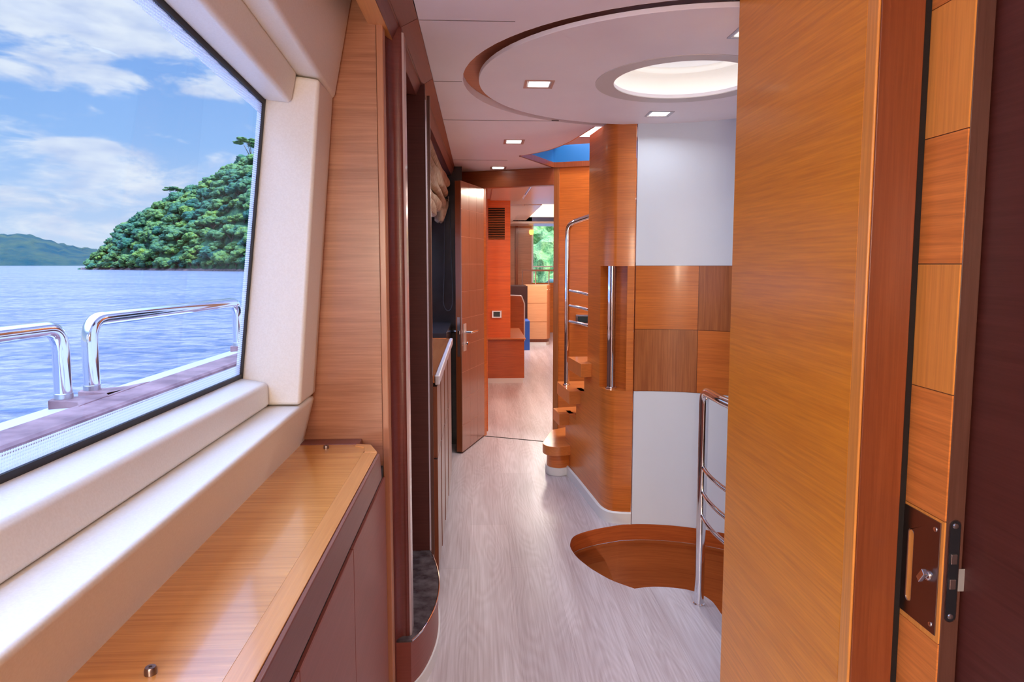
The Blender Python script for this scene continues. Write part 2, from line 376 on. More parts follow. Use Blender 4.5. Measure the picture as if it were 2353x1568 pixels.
# recess above the disc, wood lined
rc = MB(); rc.holed(arc((.804, 2.708), .90, 0, 360, 72)[:-1], [arc((.785, 2.63), .37, 0, 360, 48)[:-1]], H + .0305, H + .045)
struct(rc.build('trim_2', w_ring), 'brown wood lined recess around the ceiling disc', 'trim')
disc = thing('ceiling_disc', (.785, 2.665, 2.045), 'round pale ceiling disc with a skylight in its middle', 'ceiling', kind='structure')
dc = MB().holed(arc((.785, 2.665), .782, 0, 360, 96)[:-1], [arc((.785, 2.63), .27, 0, 360, 64)[:-1]], 2.045, 2.060)
dc.build('panel', m_ceil2, disc, bevel=.004)
MB().holed(arc((.785, 2.635), .337, 0, 360, 64)[:-1], [arc((.785, 2.63), .268, 0, 360, 64)[:-1]], 2.0425, 2.0455).build('flange', mat('flange_vinyl', (.66, .60, .60), .5), disc)
# skylight well
skl = thing('skylight', (.785, 2.63, 2.06), 'round domed skylight glowing white in the ceiling disc', 'skylight')
sc_ = (.785, 2.63, 0)
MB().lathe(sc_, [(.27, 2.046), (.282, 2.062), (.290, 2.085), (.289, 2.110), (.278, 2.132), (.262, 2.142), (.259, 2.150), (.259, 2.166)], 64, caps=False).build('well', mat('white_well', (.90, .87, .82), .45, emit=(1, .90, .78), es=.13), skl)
MB().lathe(sc_, [(.2595, 2.166), (.2595, 2.175)], 48).build('diffuser', mat('opal_diffuser', (.9, .9, .95), .4, emit=(.93, .96, 1), es=.12), skl)
lamp('daylight_lamp', (.785, 2.63, 2.163), .18, .50, skl, (.90, .95, 1), 'DISK')

# shell of the boat (light tight)
sh = MB()
sh.box(-.80, -.16, -3.02, 15, 2.30, 2.34)          # roof left
sh.box(-.16, 1.75, 5.2, 15.05, 2.62, 2.66)
struct(sh.build('trim_3', m_ceil), 'roof lining above the wall cupboards', 'trim')
struct(MB().box(1.66, 1.70, -3, 15, -1.6, 2.62).build('wall_right', w_teak_h), 'outer wall on the right side', 'wall')
struct(MB().box(-.8, 1.7, -3.04, -3.0, -.1, 2.34).build('wall_back', m_ceil), 'wall behind the viewer', 'wall')
# outer wall left, tilted : x = -.64 + .116*(z-1.06) + .033*(y-1.775)
def xo(y, z, o=0): return -.625 + .116 * (z - 1.059) + .033 * (y - 1.775) + o
def slab(mb, y0, y1, z00, z01, z10, z11, th=.022, off=.036):
    """piece of the tilted side between y0,y1; bottom z00->z01, top z10->z11"""
    ring = lambda y, a, b: [(xo(y, a, off), y, a), (xo(y, b, off), y, b), (xo(y, b, off) - th, y, b), (xo(y, a, off) - th, y, a)]
    mb.loft([ring(y0, z00, z10), ring(y1, z01, z11)])
wl = MB()
tz = lambda y: 1.757 - .098 * (y - 1.775)
slab(wl, -3, 1.79, -.1, -.1, 1.045, 1.045, off=0); slab(wl, -.72, 1.79, tz(-.72) + .01, tz(1.79) + .01, 2.34, 2.34, off=0)
slab(wl, -3, -.72, 1.0, 1.0, 2.34, 2.34); slab(wl, 1.79, 3.05, -.1, -.1, 2.34, 2.34)
slab(wl, 3.05, 4.9, -.1, -.1, 1.08, 1.08); slab(wl, 3.05, 4.9, 1.62, 1.55, 2.34, 2.34)
slab(wl, 4.9, 15, -.1, -.1, 2.34, 2.34)
struct(wl.build('wall_left', m_ceil), 'tilted side wall of the boat with window openings', 'wall')
# rest of the galley window
w2 = thing('window_2', (-.6, 4, 1.08), 'side window of the galley behind the beige blind', 'window', kind='structure')
g2 = MB(); g2.loft([[(xo(y, a, -.015), y, a), (xo(y, b, -.015), y, b), (xo(y, b, -.02), y, b), (xo(y, a, -.02), y, a)] for y, a, b in ((3.05, 1.08, 1.62), (4.9, 1.08, 1.55))])
g2.build('glass_pane', m_glass, w2)
fr = MB()
fr.loft([[(xo(y, 1.08, .03), y, 1.04), (xo(y, 1.08, .03), y, 1.09), (xo(y, 1.08, -.02), y, 1.09), (xo(y, 1.08, -.02), y, 1.04)] for y in (3.05, 4.9)])
fr.build('sill', m_pad, w2, bevel=.006)

# ================================================================== MAIN WINDOW
YP, YC, YN = 1.775, 1.94, -.72
win = thing('window_1', (-.57, .6, .98), 'large side window in padded cream frame looking out on the sea', 'window', kind='structure')
def ext(x, z, sx, sz, y): return (x + sx * (y - YP), y, z + sz * (y - YP))
def padloft(prof, y0, y1, n=1):
    return [[ext(x, z, sx, sz, y0 + (y1 - y0) * k / n) for x, z, sx, sz in prof] for k in range(n + 1)]
GB = (-.613, 1.059); GT = (-.532, 1.757)
gl = MB().loft([[ext(GB[0] - .004, GB[1] - .02, .033, 0, y), ext(GT[0] - .004, GT[1] + .02, .033, -.098, y), ext(GT[0] - .010, GT[1] + .02, .033, -.098, y), ext(GB[0] - .010, GB[1] - .02, .033, 0, y)] for y in (YN, YP + .01)])
gl.build('glass_pane', m_glass, win)
def onglass(y, t, off=.0):
    """t 0 bottom .. 1 top on the pane"""
    a = Vector(ext(GB[0], GB[1], .033, 0, y)); b = Vector(ext(GT[0], GT[1], .033, -.098, y)); p = a.lerp(b, t); p.x += off; return p
def bandstrip(mb, w0, w1, off, th, yend):
    """U shaped strip lying on the pane along bottom, far side and top, between inset w0 and w1"""
    def pt(side, w, y=None):
        h = .7
        if side == 'b': return onglass(y, w / h, off)
        if side == 't': return onglass(y, 1 - w / h, off)
    for side in 'bt':
        mb.loft([[pt(side, w0, y), pt(side, w1, y), pt(side, w1, y) - Vector((th, 0, 0)), pt(side, w0, y) - Vector((th, 0, 0))] for y in (YN, yend - w0 * 1.0)])
    y0, y1 = yend - w1, yend - w0
    mb.loft([[onglass(y0, t, off), onglass(y1, t, off), onglass(y1, t, off) - Vector((th, 0, 0)), onglass(y0, t, off) - Vector((th, 0, 0))] for t in (w0 / .7, 1 - w0 / .7)])
sl = MB(); bandstrip(sl, -.004, .010, .003, .008, YP); sl.build('rubber_seal', m_black, win)
db = MB(); bandstrip(db, .0105, .036, -.0015, .001, YP); db.build('dotted_border', m_dots, win)
p1 = [(-.618, 1.060, .033, 0), (-.544, 1.046, .02, 0), (-.543, .984, 0, 0), (-.621, .984, .033, 0)]
MB().loft(padloft(p1, YN, YP, 6)).build('sill_pad', m_pad, win, bevel=.011, seg=4)
p2 = [(-.62, .984, 0, 0), (-.463, .981, -.012, 0), (-.4965, .86, .0, 0), (-.498, .826, 0, 0), (-.70, .826, 0, 0)]
MB().loft(padloft(p2, YN, YC, 6)).build('lower_pad', m_pad, win, bevel=.012, seg=4)
p3 = [(-.534, 1.757, .033, -.098), (-.464, 1.750, .016, -.098), (-.448, 1.829, .012, -.098), (-.526, 1.835, .033, -.098)]
MB().loft(padloft(p3, YN, YP, 6)).build('header_pad', m_pad, win, bevel=.012, seg=4)
p4 = [(-.50, 1.832, .008, -.098), (-.392, 1.815, .006, -.098), (-.335, 2.09, .003, 0), (-.36, 2.28, 0, 0), (-.60, 2.28, 0, 0), (-.60, 1.84, .008, -.098)]
MB().loft(padloft(p4, YN, YC, 6)).build('upper_pad', m_pad, win, bevel=.012, seg=4)
ps = [(-.622, .985), (-.465, .985), (-.395, 1.812), (-.526, 1.83)]
MB().loft([[(x, y, z) for x, z in ps] for y in (YP, YC)]).build('side_pad', m_pad, win, bevel=.010, seg=4)

# ================================================================== LEFT : SIDEBOARD
shf = thing('shelf_top', (-.39, .6, .80), 'glossy orange teak ledge running under the sea window', 'shelf')
MB().prism([(-.60, YN), (-.3105, YN), (-.3105, 1.885), (-.60, 1.885)], .812, .85).build('board', w_shelf, shf)
lp = MB(); lp.loft([[(-.3105, y, .812), (-.277, y, .812), (-.273, y, .8500), (-.3105, y, .8505)] for y in (YN, 1.80)])
lp.build('front_lipping', w_lip, shf, bevel=.0012)
MB().loft([[(x, y, z) for x, y in [(-.345, 1.886), (-.300, 1.875), (-.272, 1.80), (-.308, 1.80), (-.316, 1.848), (-.345, 1.864)]] for z in (.812, .853)]).build('curved_lip', w_lip, shf, bevel=.004)
MB().box(-.60, -.335, 1.884, 1.939, .80, .853).build('back_strip', w_mah_y, shf, bevel=.003)
for nm_, (x, y) in (('stud', (-.404, .816)), ('stud', (-.418, 1.848))):
    MB().lathe((x, y, .85), [(.0075, 0), (.0075, .006), (.006, .009), (.0022, .009), (.0022, .007)], 20).build(nm_, m_bronze, shf)
cb = thing('cabinet', (-.38, .6, 0), 'dark mahogany cabinet with plain doors under the orange ledge', 'cabinet')
MB().box(-.60, -.292, YN, 1.93, .02, .81).build('body', w_mah_h, cb)
MB().loft([[(-.2765, y, .778), (-.262, y, .778), (-.2655, y, .846), (-.2725, y, .849), (-.2765, y, .811)] for y in (YN, 1.80)]).build('apron', w_mah_y, cb, bevel=.002)
MB().box(-.2918, -.2760, YN, 1.925, .746, .777).build('shadow_gap', m_void, cb)  # black bar that paints in the shade below the apron
ys = [-.72, .1, .56, .985, 1.425, 1.925]
for a, b in zip(ys, ys[1:]):
    MB().box(-.2915, -.270, a + .0014, b - .0014, .04, .744).build('door', w_mah_h, cb, bevel=.0015)

# ---- wooden pier with rounded jamb at the end of the window bay
def pierbox(x1, y0, y1, z1=2.3):
    zs = (0, .8, 1.2, 1.8, z1)
    return MB().loft([[(x1, y0, z), (x1, y1, z), (xo(y1, z, .03), y1, z), (xo(y0, z, .03), y0, z)] for z in zs])
pier = thing('pier', (-.42, 2.0, 0), 'rosy teak pier closing the window bay with a rounded mahogany jamb coloured dark for shade', 'pier', kind='structure')
pierbox(-.278, YC, YC + .05).build('face_panel', w_rose_h, pier)
MB().loft([[(x, y, z) for x, y in [(-.277, YC - .004), (-.258, YC - .004), (-.256, YC + .03), (-.277, YC + .03)]] for z in (0, 2.3)]).build('edge_lipping', wood('rosy_lipping', (.50, .21, .11), 'v', contrast=.1), pier, bevel=.003)
jp = [(-.30, 2.02), (-.262, 2.02)] + [(v.x, v.y) for v in smoothpath([(-.262, 2.02, 0), (-.258, 2.035, 0), (-.247, 2.052, 0), (-.236, 2.056, 0), (-.228, 2.056, 0)], 4)][1:] + [(-.221, 2.060), (-.221, 2.12), (-.30, 2.12)]
MB().prism(jp, 0, 2.3).build('jamb', wood('shaded_mahogany', (.17, .034, .026), 'h', rough=.35, coat=.15, contrast=.15), pier)  # jamb colour darkened to carry the shade it stands in
MB().prism([(-.2208, 2.058), (-.2150, 2.062), (-.2150, 2.12), (-.2208, 2.12)], .0, 2.02).build('edge_strip', mat('pale_edge_strip', (.55, .44, .46), .25, coat=.5), pier, label='pale edge strip')
pierbox(-.30, 2.07, 2.10).build('back_panel', w_dark_h, pier)
# second pier
p2_ = thing('pier', (-.3, 2.75, 0), 'narrow mahogany pier coloured dark for shade before the galley counter', 'pier', kind='structure')
pierbox(-.204, 2.70, 2.74).build('face_panel', w_dark_h, p2_)
MB().prism([(-.2035, 2.699), (-.1985, 2.703), (-.1985, 2.74), (-.2035, 2.74)], .155, 1.98).build('edge_strip', MATS['pale_edge_strip'], p2_, label='pale edge strip')
MB().box(-.198, -.187, 2.72, 2.745, 0, 2.0).build('side_strip', w_dark_v, p2_)
# pelmets
def px(y, x): return x + .0165 * (y - 1.9)
for k, (y0, y1) in enumerate([(-3, 2.058), (2.062, 2.698), (2.702, 5.36)]):
    pr = [(-.298, 2.006), (-.248, 1.998), (-.2465, 2.004), (-.232, 2.034), (-.228, 2.036), (-.2265, 2.034), (-.172, 2.0605), (-.172, 2.3), (-.298, 2.3)]
    pm = MB().loft([[(px(y, x) if x < -.18 else x, y, z) for x, z in pr] for y in (y0, y1)])
    nm = thing('trim_%d' % (4 + k), (-.24, (y0 + y1) / 2, 2.0), ['mahogany pelmet above the sea window', 'short mahogany pelmet between the two piers', 'long mahogany pelmet above the galley counter'][k], 'pelmet', kind='structure')
    pm.build('pelmet', [w_mah_y], nm)
    MB().loft([[(px(y, -.299), y, 2.003), (px(y, -.2485), y, 1.995), (px(y, -.2485), y, 1.9982), (px(y, -.299), y, 2.0062)] for y in (y0, y1)]).build('underside', w_lip if k == 0 else w_mah_y, nm)

# curved plinth between the piers
pl = [(-.215, 2.03), (-.190, 2.085), (-.170, 2.16), (-.156, 2.25), (-.151, 2.35), (-.157, 2.46), (-.170, 2.55), (-.187, 2.63), (-.203, 2.70)]
pls = [(v.x, v.y) for v in smoothpath([(x, y, 0) for x, y in pl], 5)]
plt = thing('plinth', (-.3, 2.37, 0), 'low bowed mahogany plinth with dark glossy top between the piers', 'plinth')
poly = pls + [(-.60, 2.70), (-.60, 2.03)]
MB().prism(poly, 0.045, .184).build('body', w_mah_h, plt)
MB().prism([(x + (.003 if x > -.5 else 0), y) for x, y in poly], .184, .190).build('top', m_plinth, plt)
rim = MB(); rim.tube([(x + .003, y, .1885) for x, y in pls], .0032, 8); rim.build('steel_rim', m_chrome, plt)
MB().prism([(x + .006, y) for x, y in pls] + [(-.4, 2.70), (-.4, 2.03)], 0, .045).build('skirting', m_skirt, plt)
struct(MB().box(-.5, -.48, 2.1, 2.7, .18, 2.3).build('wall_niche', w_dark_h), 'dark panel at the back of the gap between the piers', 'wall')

# ================================================================== GALLEY
gc = thing('galley_cabinet', (-.38, 3.5, 0), 'run of satin brown galley cupboard doors below the wooden counter', 'cabinet')
MB().box(-.60, -.196, 2.745, 4.20, .06, .868).build('body', w_dark_h, gc)
MB().box(-.60, -.22, 2.745, 4.20, 0, .06).build('kick_board', w_dark_h, gc)
m_door = noisecol(mat('satin_brown_lacquer', (.22, .12, .10), .34, coat=.3, coatr=.2), 2, (.17, .09, .085), (.21, .12, .115), 3)
yy = [2.75, 3.04, 3.36, 3.72, 4.20]
def canted(z0, z1, a, b):
    q = MB(); q.add([(-.1955, a, z0), (-.1712, a, z0), (-.1712, a, z1), (-.1955, a, z1)], [(0, 1, 2, 3)]); q.mi = 1
    q.add([(-.1712, a, z0), (-.1738, b, z0), (-.1738, b, z1), (-.1712, a, z1)], [(0, 1, 2, 3)])
    q.add([(-.1955, a, z0), (-.1712, a, z0), (-.1738, b, z0), (-.1955, b, z0)], [(0, 1, 2, 3)]); q.add([(-.1955, a, z1), (-.1712, a, z1), (-.1738, b, z1), (-.1955, b, z1)], [(0, 1, 2, 3)])
    q.add([(-.1738, b, z0), (-.1955, b, z0), (-.1955, b, z1), (-.1738, b, z1)], [(0, 1, 2, 3)]); return q
for a, b in zip(yy, yy[1:]):
    canted(.062, .5525, a + .004, b - .004).build('door', [w_brown_v, m_door], gc)
    canted(.5595, .855, a + .004, b - .004).build('drawer_front', [w_brown_v, m_door], gc)
gt = thing('galley_counter', (-.38, 3.5, .87), 'orange teak galley counter with pale front edge', 'counter')
MB().box(-.60, -.181, 2.745, 4.16, .872, .901).build('top_board', wood('counter_teak', (.50, .15, .04), 'y', rough=.2, coat=.6), gt)
MB().box(-.180, -.160, 2.745, 4.165, .862, .902).build('front_edge', mat('pale_edge', (.62, .56, .60), .28), gt, bevel=.006, seg=3)
MB().box(-.60, -.20, 4.161, 4.17, .872, .902).build('end_edge', w_teak_h, gt)
struct(pierbox(-.12, 5.06, 5.08).build('wall_galley', m_gloss), 'black gloss bulkhead at the end of the galley', 'wall')
fg = thing('fridge', (-.4, 4.6, 0), 'black galley fridge standing between counter and open door', 'fridge')
MB().box(-.60, -.20, 4.21, 5.05, .05, .93).build('body', m_gloss, fg, bevel=.004)
MB().box(-.60, -.22, 4.21, 5.05, 0, .05).build('plinth', m_void, fg)
# roman blind, gathered folds, sagging at the far end
bl = thing('roman_blind', (-.25, 4, 1.7), 'crumpled beige linen roman blind hanging under the galley pelmet', 'blind')
random.seed(4)
for q, (dx, zt, dep, ye) in enumerate([(-.010, 1.975, .020, 4.96), (-.020, 1.925, .026, 4.90), (-.034, 1.870, .030, 4.93), (-.050, 1.815, .030, 4.62), (-.062, 1.765, .028, 4.40)]):
    rings = []
    for k in range(49):
        t = k / 48; y = 2.78 + t * (ye - 2.78); cx = px(y, -.262) + dx
        en = min(1, math.sqrt(max(0, 1 - t) * 16) + .06)
        sag = -.030 * t - .030 * t * t * (q > 0) + .008 * math.sin(t * 8 + q * 2.3); hz_ = .036 * (1 + .22 * math.sin(t * 10 + q * 2))
        rings.append([(cx + dep * en * math.sin(a) * (1 + .2 * math.sin(t * 11 + a * 2 + q)) + .006 * math.sin(t * 9 + q * 1.7), y, zt - hz_ + sag + hz_ * en * math.cos(a) + .003 * math.sin(a * 4 + t * 30)) for a in (2 * math.pi * j / 18 for j in range(18))])
    MB().loft(rings).build('fold', m_blind, bl, angle=80)
rings = []
for k in range(13):
    t = k / 12; z = 1.80 - .16 * t; w = .045 * (1 - .35 * t) * (1 if k < 12 else .4); y = 4.86 - .10 * t
    rings.append([(-.255 - .012 * t + w * math.cos(a) * (1 + .2 * math.sin(3 * a + t * 5)), y + .11 * math.sin(a) * (1 - .3 * t), z + .006 * math.sin(4 * a)) for a in (2 * math.pi * j / 20 for j in range(20))])
MB().loft(rings).build('hanging_end', m_blind, bl, angle=80)
MB().obox((-.205, 4.79, 1.80), (.002, .0, 0), (0, .035, 0), (0, 0, .016)).build('buckle', m_bronze, bl)
# bead chain
ch = MB()
for k in range(70):
    z = 1.62 - k * .0092; x = -.2465 + .010 * math.sin(k / 70 * 3.0); c = Vector((x, 3.3, z)); r = .0028
    ch.lathe(c, [(.0002, -r), (r * .8, -r * .6), (r, 0), (r * .8, r * .6), (.0002, r)], 8)
ch.tube([(-.2465 + .010 * math.sin(k / 70 * 3.0), 3.3, 1.62 - k * .0092) for k in range(0, 71, 7)], .0007, 6)
tag(ch.build('bead_chain', m_gel), 'thin white bead chain hanging beside the dark pier', 'blind chain')
cbl = MB().tube(smoothpath([(-.245, 5.05, 1.76), (-.250, 5.05, 1.5), (-.256, 5.05, 1.2), (-.262, 5.05, 1.09), (-.25, 5.05, 1.03), (-.225, 5.05, 1.01), (-.200, 5.05, 1.04), (-.192, 5.05, 1.12), (-.20, 5.05, 1.4), (-.208, 5.05, 1.76)], 8), .0026, 8)
tag(cbl.build('cord', mat('grey_cord', (.12, .11, .12), .6)), 'dark looped cord hanging down the black bulkhead', 'cord')

# ================================================================== DOOR WALL
dwm = MB()
th = .05
def dbox(mb, s0, s1, n0, n1, z0, z1):
    return mb.loft([[dw(s0, n0, z), dw(s1, n0, z), dw(s1, n1, z), dw(s0, n1, z)] for z in (z0, z1)])
dbox(dwm, -.75, -.002, 0, th, 0, 2.3); dbox(dwm, .60, 1.76, 0, th, 0, 2.06); dbox(dwm, -.002, .60, 0, th, 1.935, 2.06)
struct(dwm.build('wall_far', w_teak_h), 'teak bulkhead with doorway behind the staircase', 'wall')
dfr = thing('door_1', dw(.28, 0, 0), 'open tall cabin door of square brown tiles with steel lever handle', 'door', kind='structure')
fm = MB(); dbox(fm, .562, .602, -.012, th + .01, 0, 2.055); fm.build('frame', w_teak_v, dfr, bevel=.003)
fm = MB(); dbox(fm, -.30, .562, -.012, th + .01, 1.932, 2.056); fm.build('head_rail', wood('brown_teak_crosswise', (.30, .075, .025), 'h', contrast=.2), dfr, bevel=.003)
fm = MB(); dbox(fm, 0, .562, 0, .012, 0, .0025); fm.build('threshold', m_void, dfr)
# leaf: hinge (.04,5.29) free edge (-.12,4.80)
HU = Vector((-.16, -.49, 0)); LW = HU.length; HU.normalize(); HN = Vector((-HU.y, HU.x, 0)) * -1     # HN points away from corridor face
if HN.x > 0: HN = -HN
def lf(a, n, z): p = Vector((.04, 5.285, 0)) + HU * a + HN * n; return (p.x, p.y, z)
def lbox(mb, a0, a1, n0, n1, z0, z1): return mb.loft([[lf(a0, n0, z), lf(a1, n0, z), lf(a1, n1, z), lf(a0, n1, z)] for z in (z0, z1)])
m_leaf = noisecol(mat('satin_tile_veneer', (.36, .18, .11), .28, coat=.8, coatr=.12), 1, (.31, .135, .085), (.36, .165, .11), 3, vec=(30, 30, 4))
cr = MB(); lbox(cr, 0, LW, .004, .045, .012, 1.928); cr.build('leaf_core', w_brown_v, dfr, label='dark brown door edge')
tl = MB(); rows = [.012] + [.012 + (1.928 - .012) * k / 10 for k in range(1, 11)]; cols = [.0, .175, .345, LW]
for i in range(3):
    for j in range(10):
        lbox(tl, cols[i] + .0013, cols[i + 1] - .0013, 0, .0042, rows[j] + .0020, rows[j + 1] - .0020)
tl.build('tile_face', m_leaf, dfr)
gv = MB(); lbox(gv, 0, LW, .0012, .0045, .012, 1.928); gv.build('tile_joint', mat('joint_tone', (.60, .36, .27), .5), dfr)
hp = MB(); lbox(hp, LW - .085, LW - .028, -.004, 0, .735, .932); bpl = hp.build('back_plate', mat('cream_plate', (.74, .66, .60), .35, .2), dfr, bevel=.001)
hl = MB(); c0 = Vector(lf(LW - .055, 0, .872)); c1 = Vector(lf(LW - .055, -.055, .872)); c2 = Vector(lf(LW - .175, -.055, .872))
hl.tube(fillet([c0, c1, c2], .008), .0085, 12); hl.build('lever_handle', m_chrome, bpl)
hl = MB(); c0 = Vector(lf(LW - .055, .045, .872)); c1 = Vector(lf(LW - .055, .10, .872)); c2 = Vector(lf(LW - .17, .10, .872))
hl.tube(fillet([c0, c1, c2], .008), .0085, 12); hl.build('lever_handle', m_chrome, dfr)
kn = MB(); kn.lathe(lf(LW - .055, 0, .79), [(.008, 0), (.008, .02), (.014, .022), (.014, .03)], 16, ax=tuple(-HN)); kn.build('thumb_turn', m_chrome, bpl)
lk = MB(); lbox(lk, LW, LW + .0015, .012, .034, .70, .98); lkp = lk.build('lock_plate', m_steel, dfr)
lk = MB(); lbox(lk, LW + .001, LW + .010, .017, .029, .86, .885); lk.build('latch', m_chrome, lkp)

# ================================================================== STAIR TOWER
def corner(r0=(.640, 3.615), r1=(.700, 3.447)):
    a, c = Vector((*r0, 0)), Vector((*r1, 0)); b = Vector((.649, 3.468, 0))
    return [tuple(((1 - t) ** 2 * a + 2 * t * (1 - t) * b + t * t * c)[:2]) for t in [k / 12 for k in range(13)]]
PT = [(.617, 3.835)]; FR = corner(); END = [(.787, 3.428)]
back = [(.80, 3.56), (.77, 3.68), (.70, 3.86)]
tw = thing('wall_tower', (.7, 3.65, 0), 'glossy teak stair tower with a rounded corner and tall niche', 'wall', kind='structure')
MB().prism(PT + FR + END + back, .0, .70).build('lower_panel', w_teak_h, tw)
notch = [(.642, 3.585), (.715, 3.615), (.780, 3.515), (.752, 3.432)]
MB().prism(PT + notch + END + back, .70, 1.342).build('niche', w_teak_h, tw)
MB().prism(PT + FR + END + back, 1.342, H + .002).build('upper_panel', w_teak_h, tw)
for (ya, xa), z0, z1 in (((4.37, .5625), 0, .4), ((4.09, .591), .4, .6), ((3.90, .610), .6, .70)):
    MB().prism([(.617, 3.835), (xa, ya), (xa + .03, ya), (.66, 3.86)], z0, z1).build('side_panel', w_teak_h, tw)
# round wall of tiles and white laminate
def curved(mb, a0, a1, z0, z1, r=.74, th=.02, n=8):
    mb.loft([[(TC[0] + rr * math.cos(R(a)), TC[1] + rr * math.sin(R(a)), z) for z, rr in ((z0, r), (z1, r), (z1, r + th), (z0, r + th))] for a in [a0 + (a1 - a0) * k / n for k in range(n + 1)]])
rw = thing('wall_round', (TC[0], TC[1] + .74, 0), 'curved stairwell wall of white panels with a band of teak tiles', 'wall', kind='structure')
q = MB(); curved(q, 89.9, -60, 1.345, H + .012, n=40); q.build('upper_white_panel', m_white, rw, label='white upper panel')
q = MB(); curved(q, 89.9, -60, -.07, .703, n=40); q.build('lower_white_panel', m_white, rw, label='white lower panel')
q = MB(); curved(q, 89.9, -60, .69, 1.36, r=.744, n=40); q.build('tile_joint', w_brown_v, rw)
q = MB()
for i in range(6):
    for j in range(2):
        q.mi = (i + j + 1) % 2; a0 = 89.9 - 24.2 * i
        curved(q, a0 - .12, a0 - 24.2 + .12, (.7055, 1.0240)[j], (1.0215, 1.3425)[j], r=.7385, th=.008, n=8)
q.build('tile_band', [w_teak_h, wood('tile_teak_upright', (.42, .13, .035), 'v', contrast=.3)][::1], rw)
# skirting
def offs(P, d):
    out = []
    for i, p in enumerate(P):
        a = Vector(P[max(i - 1, 0)]); b = Vector(P[min(i + 1, len(P) - 1)]); t = (b - a).normalized(); out.append((p[0] + t.y * d, p[1] - t.x * d))
    return out
path = [(.562, 4.33), (.600, 4.0), PT[0]] + FR + [(.74, 3.436), (.787, 3.428)]
def skirt(P, z1, d=.012):
    o_ = [tuple(p) for p in offs([Vector(p) for p in P], -d)]
    if o_[len(P) // 2][1] > P[len(P) // 2][1] or o_[len(P) // 2][0] > P[len(P) // 2][0]: o_ = [tuple(p) for p in offs([Vector(p) for p in P], d)]
    mb = MB()
    mb.loft([[(a[0], a[1], 0), (b[0], b[1], 0), (b[0], b[1], z1 - .006), ((a[0] + b[0]) / 2, (a[1] + b[1]) / 2, z1), (a[0], a[1], z1)] for a, b in zip(P, o_)])
    return mb
struct(skirt(path, .062).build('baseboard_tower', m_skirt), 'white skirting around the foot of the teak stair tower', 'baseboard')
# stair treads going up
tr_data = [
    ([(.50, 4.66), (.445, 4.463), (.409, 4.33), (.416, 4.265), (.445, 4.227), (.503, 4.209), (.562, 4.23), (.66, 4.25), (.75, 4.85)], .200, .060, 'lowest of the staircase, wide with a rounded nose'),
    ([(.49, 4.45), (.509, 4.262), (.575, 4.275), (1.2, 4.35), (1.2, 4.65)], .400, .075, 'second from the bottom of the staircase'),
    ([(.500, 4.326), (.533, 3.972), (.605, 3.985), (1.2, 4.05), (1.2, 4.36)], .600, .078, 'third from the bottom, carrying the steel rail post'),
    ([(.532, 4.037), (.564, 3.728), (.632, 3.745), (.70, 3.87), (1.2, 3.87), (1.2, 4.06)], .800, .076, 'topmost visible beside the tower')]
for k, (poly, z, t, txt) in enumerate(tr_data):
    st = thing('stair_tread', (poly[1][0] + .1, poly[1][1], z - t), 'teak stair tread, ' + txt, 'stair tread', 'treads of the staircase going up')
    if k == 0:
        pts = [poly[0]] + [(v.x, v.y) for v in smoothpath([(*p, 0) for p in poly[1:7]], 5)] + poly[7:]
        MB().prism(pts, z - t, z).build('board', w_tread, st, bevel=.003)
        c = Vector((.56, 4.5)); ins = [(c.x + (p[0] - c.x) * .80, c.y + (p[1] - c.y) * .86) for p in pts]
        MB().prism(ins, .05, z - t).build('riser', w_teak_h, st)
        MB().prism([(c.x + (p[0] - c.x) * 1.08, c.y + (p[1] - c.y) * 1.03) for p in ins], 0, .052).build('skirting', m_skirt, st, bevel=.004)
    else:
        MB().prism(poly, z - t, z).build('board', [w_tread], st, bevel=.002)
# upper stair well: blue coaming and white room above
def band(poly, z0, z1, rev=False): return MB().loft([[(x, y, z) for x, y in poly] for z in (z0, z1)], caps=False)
big = [(.2725, 4.5445), (.5455, 5.0565), (.60, 5.0415), (1.5, 4.662)]
cw = thing('stair_coaming', (.9, 4.6, H), 'glossy blue coaming of the hatch above the staircase', 'hatch coaming')
MB().loft([[(x + .002, y - .004, H + .034), (x + .002, y - .004, H + .155), (x - .05, y + .04, H + .155), (x - .05, y + .04, H + .034)] for x, y in big]).build('blue_face', m_blue, cw)
fa = MB(); arcp = stairs_up[:8]
fa.loft([[(x + .006, y + .004, H - .001), (x + .006, y + .004, H + .075), (x - .0, y - .0, H + .075), (x - .0, y - .0, H - .001)] for x, y in arcp]); 
struct(fa.build('trim_7', w_teak_h), 'curved teak fascia on the edge of the stair opening', 'trim')
fa = MB(); fa.loft([[(x + .005, y - .007, H - .004), (x + .005, y - .007, H + .034), (x - .006, y + .004, H + .034), (x - .006, y + .004, H - .004)] for x, y in big])
struct(fa.build('trim_8', w_brown_v), 'dark lipping under the blue coaming', 'trim')
uw = MB(); uw.box(.0, .05, 3.0, 5.6, H + .12, 3.6); uw.box(0, 1.7, 5.55, 5.6, 2.15, 3.6); uw.box(0, 1.7, 3.35, 3.4, H + .031, 3.6); uw.box(1.66, 1.7, 3.4, 5.6, 2.06, 3.6); uw.box(0, 1.7, 3.35, 5.6, 3.6, 3.65)
uw.box(0, 1.7, 5.06, 5.6, 2.28, 2.32); uw.box(.05, .58, 3.4, 5.6, 2.25, 2.28)
struct(uw.build('wall_upper', m_ceil), 'pale walls of the room above the staircase', 'wall')
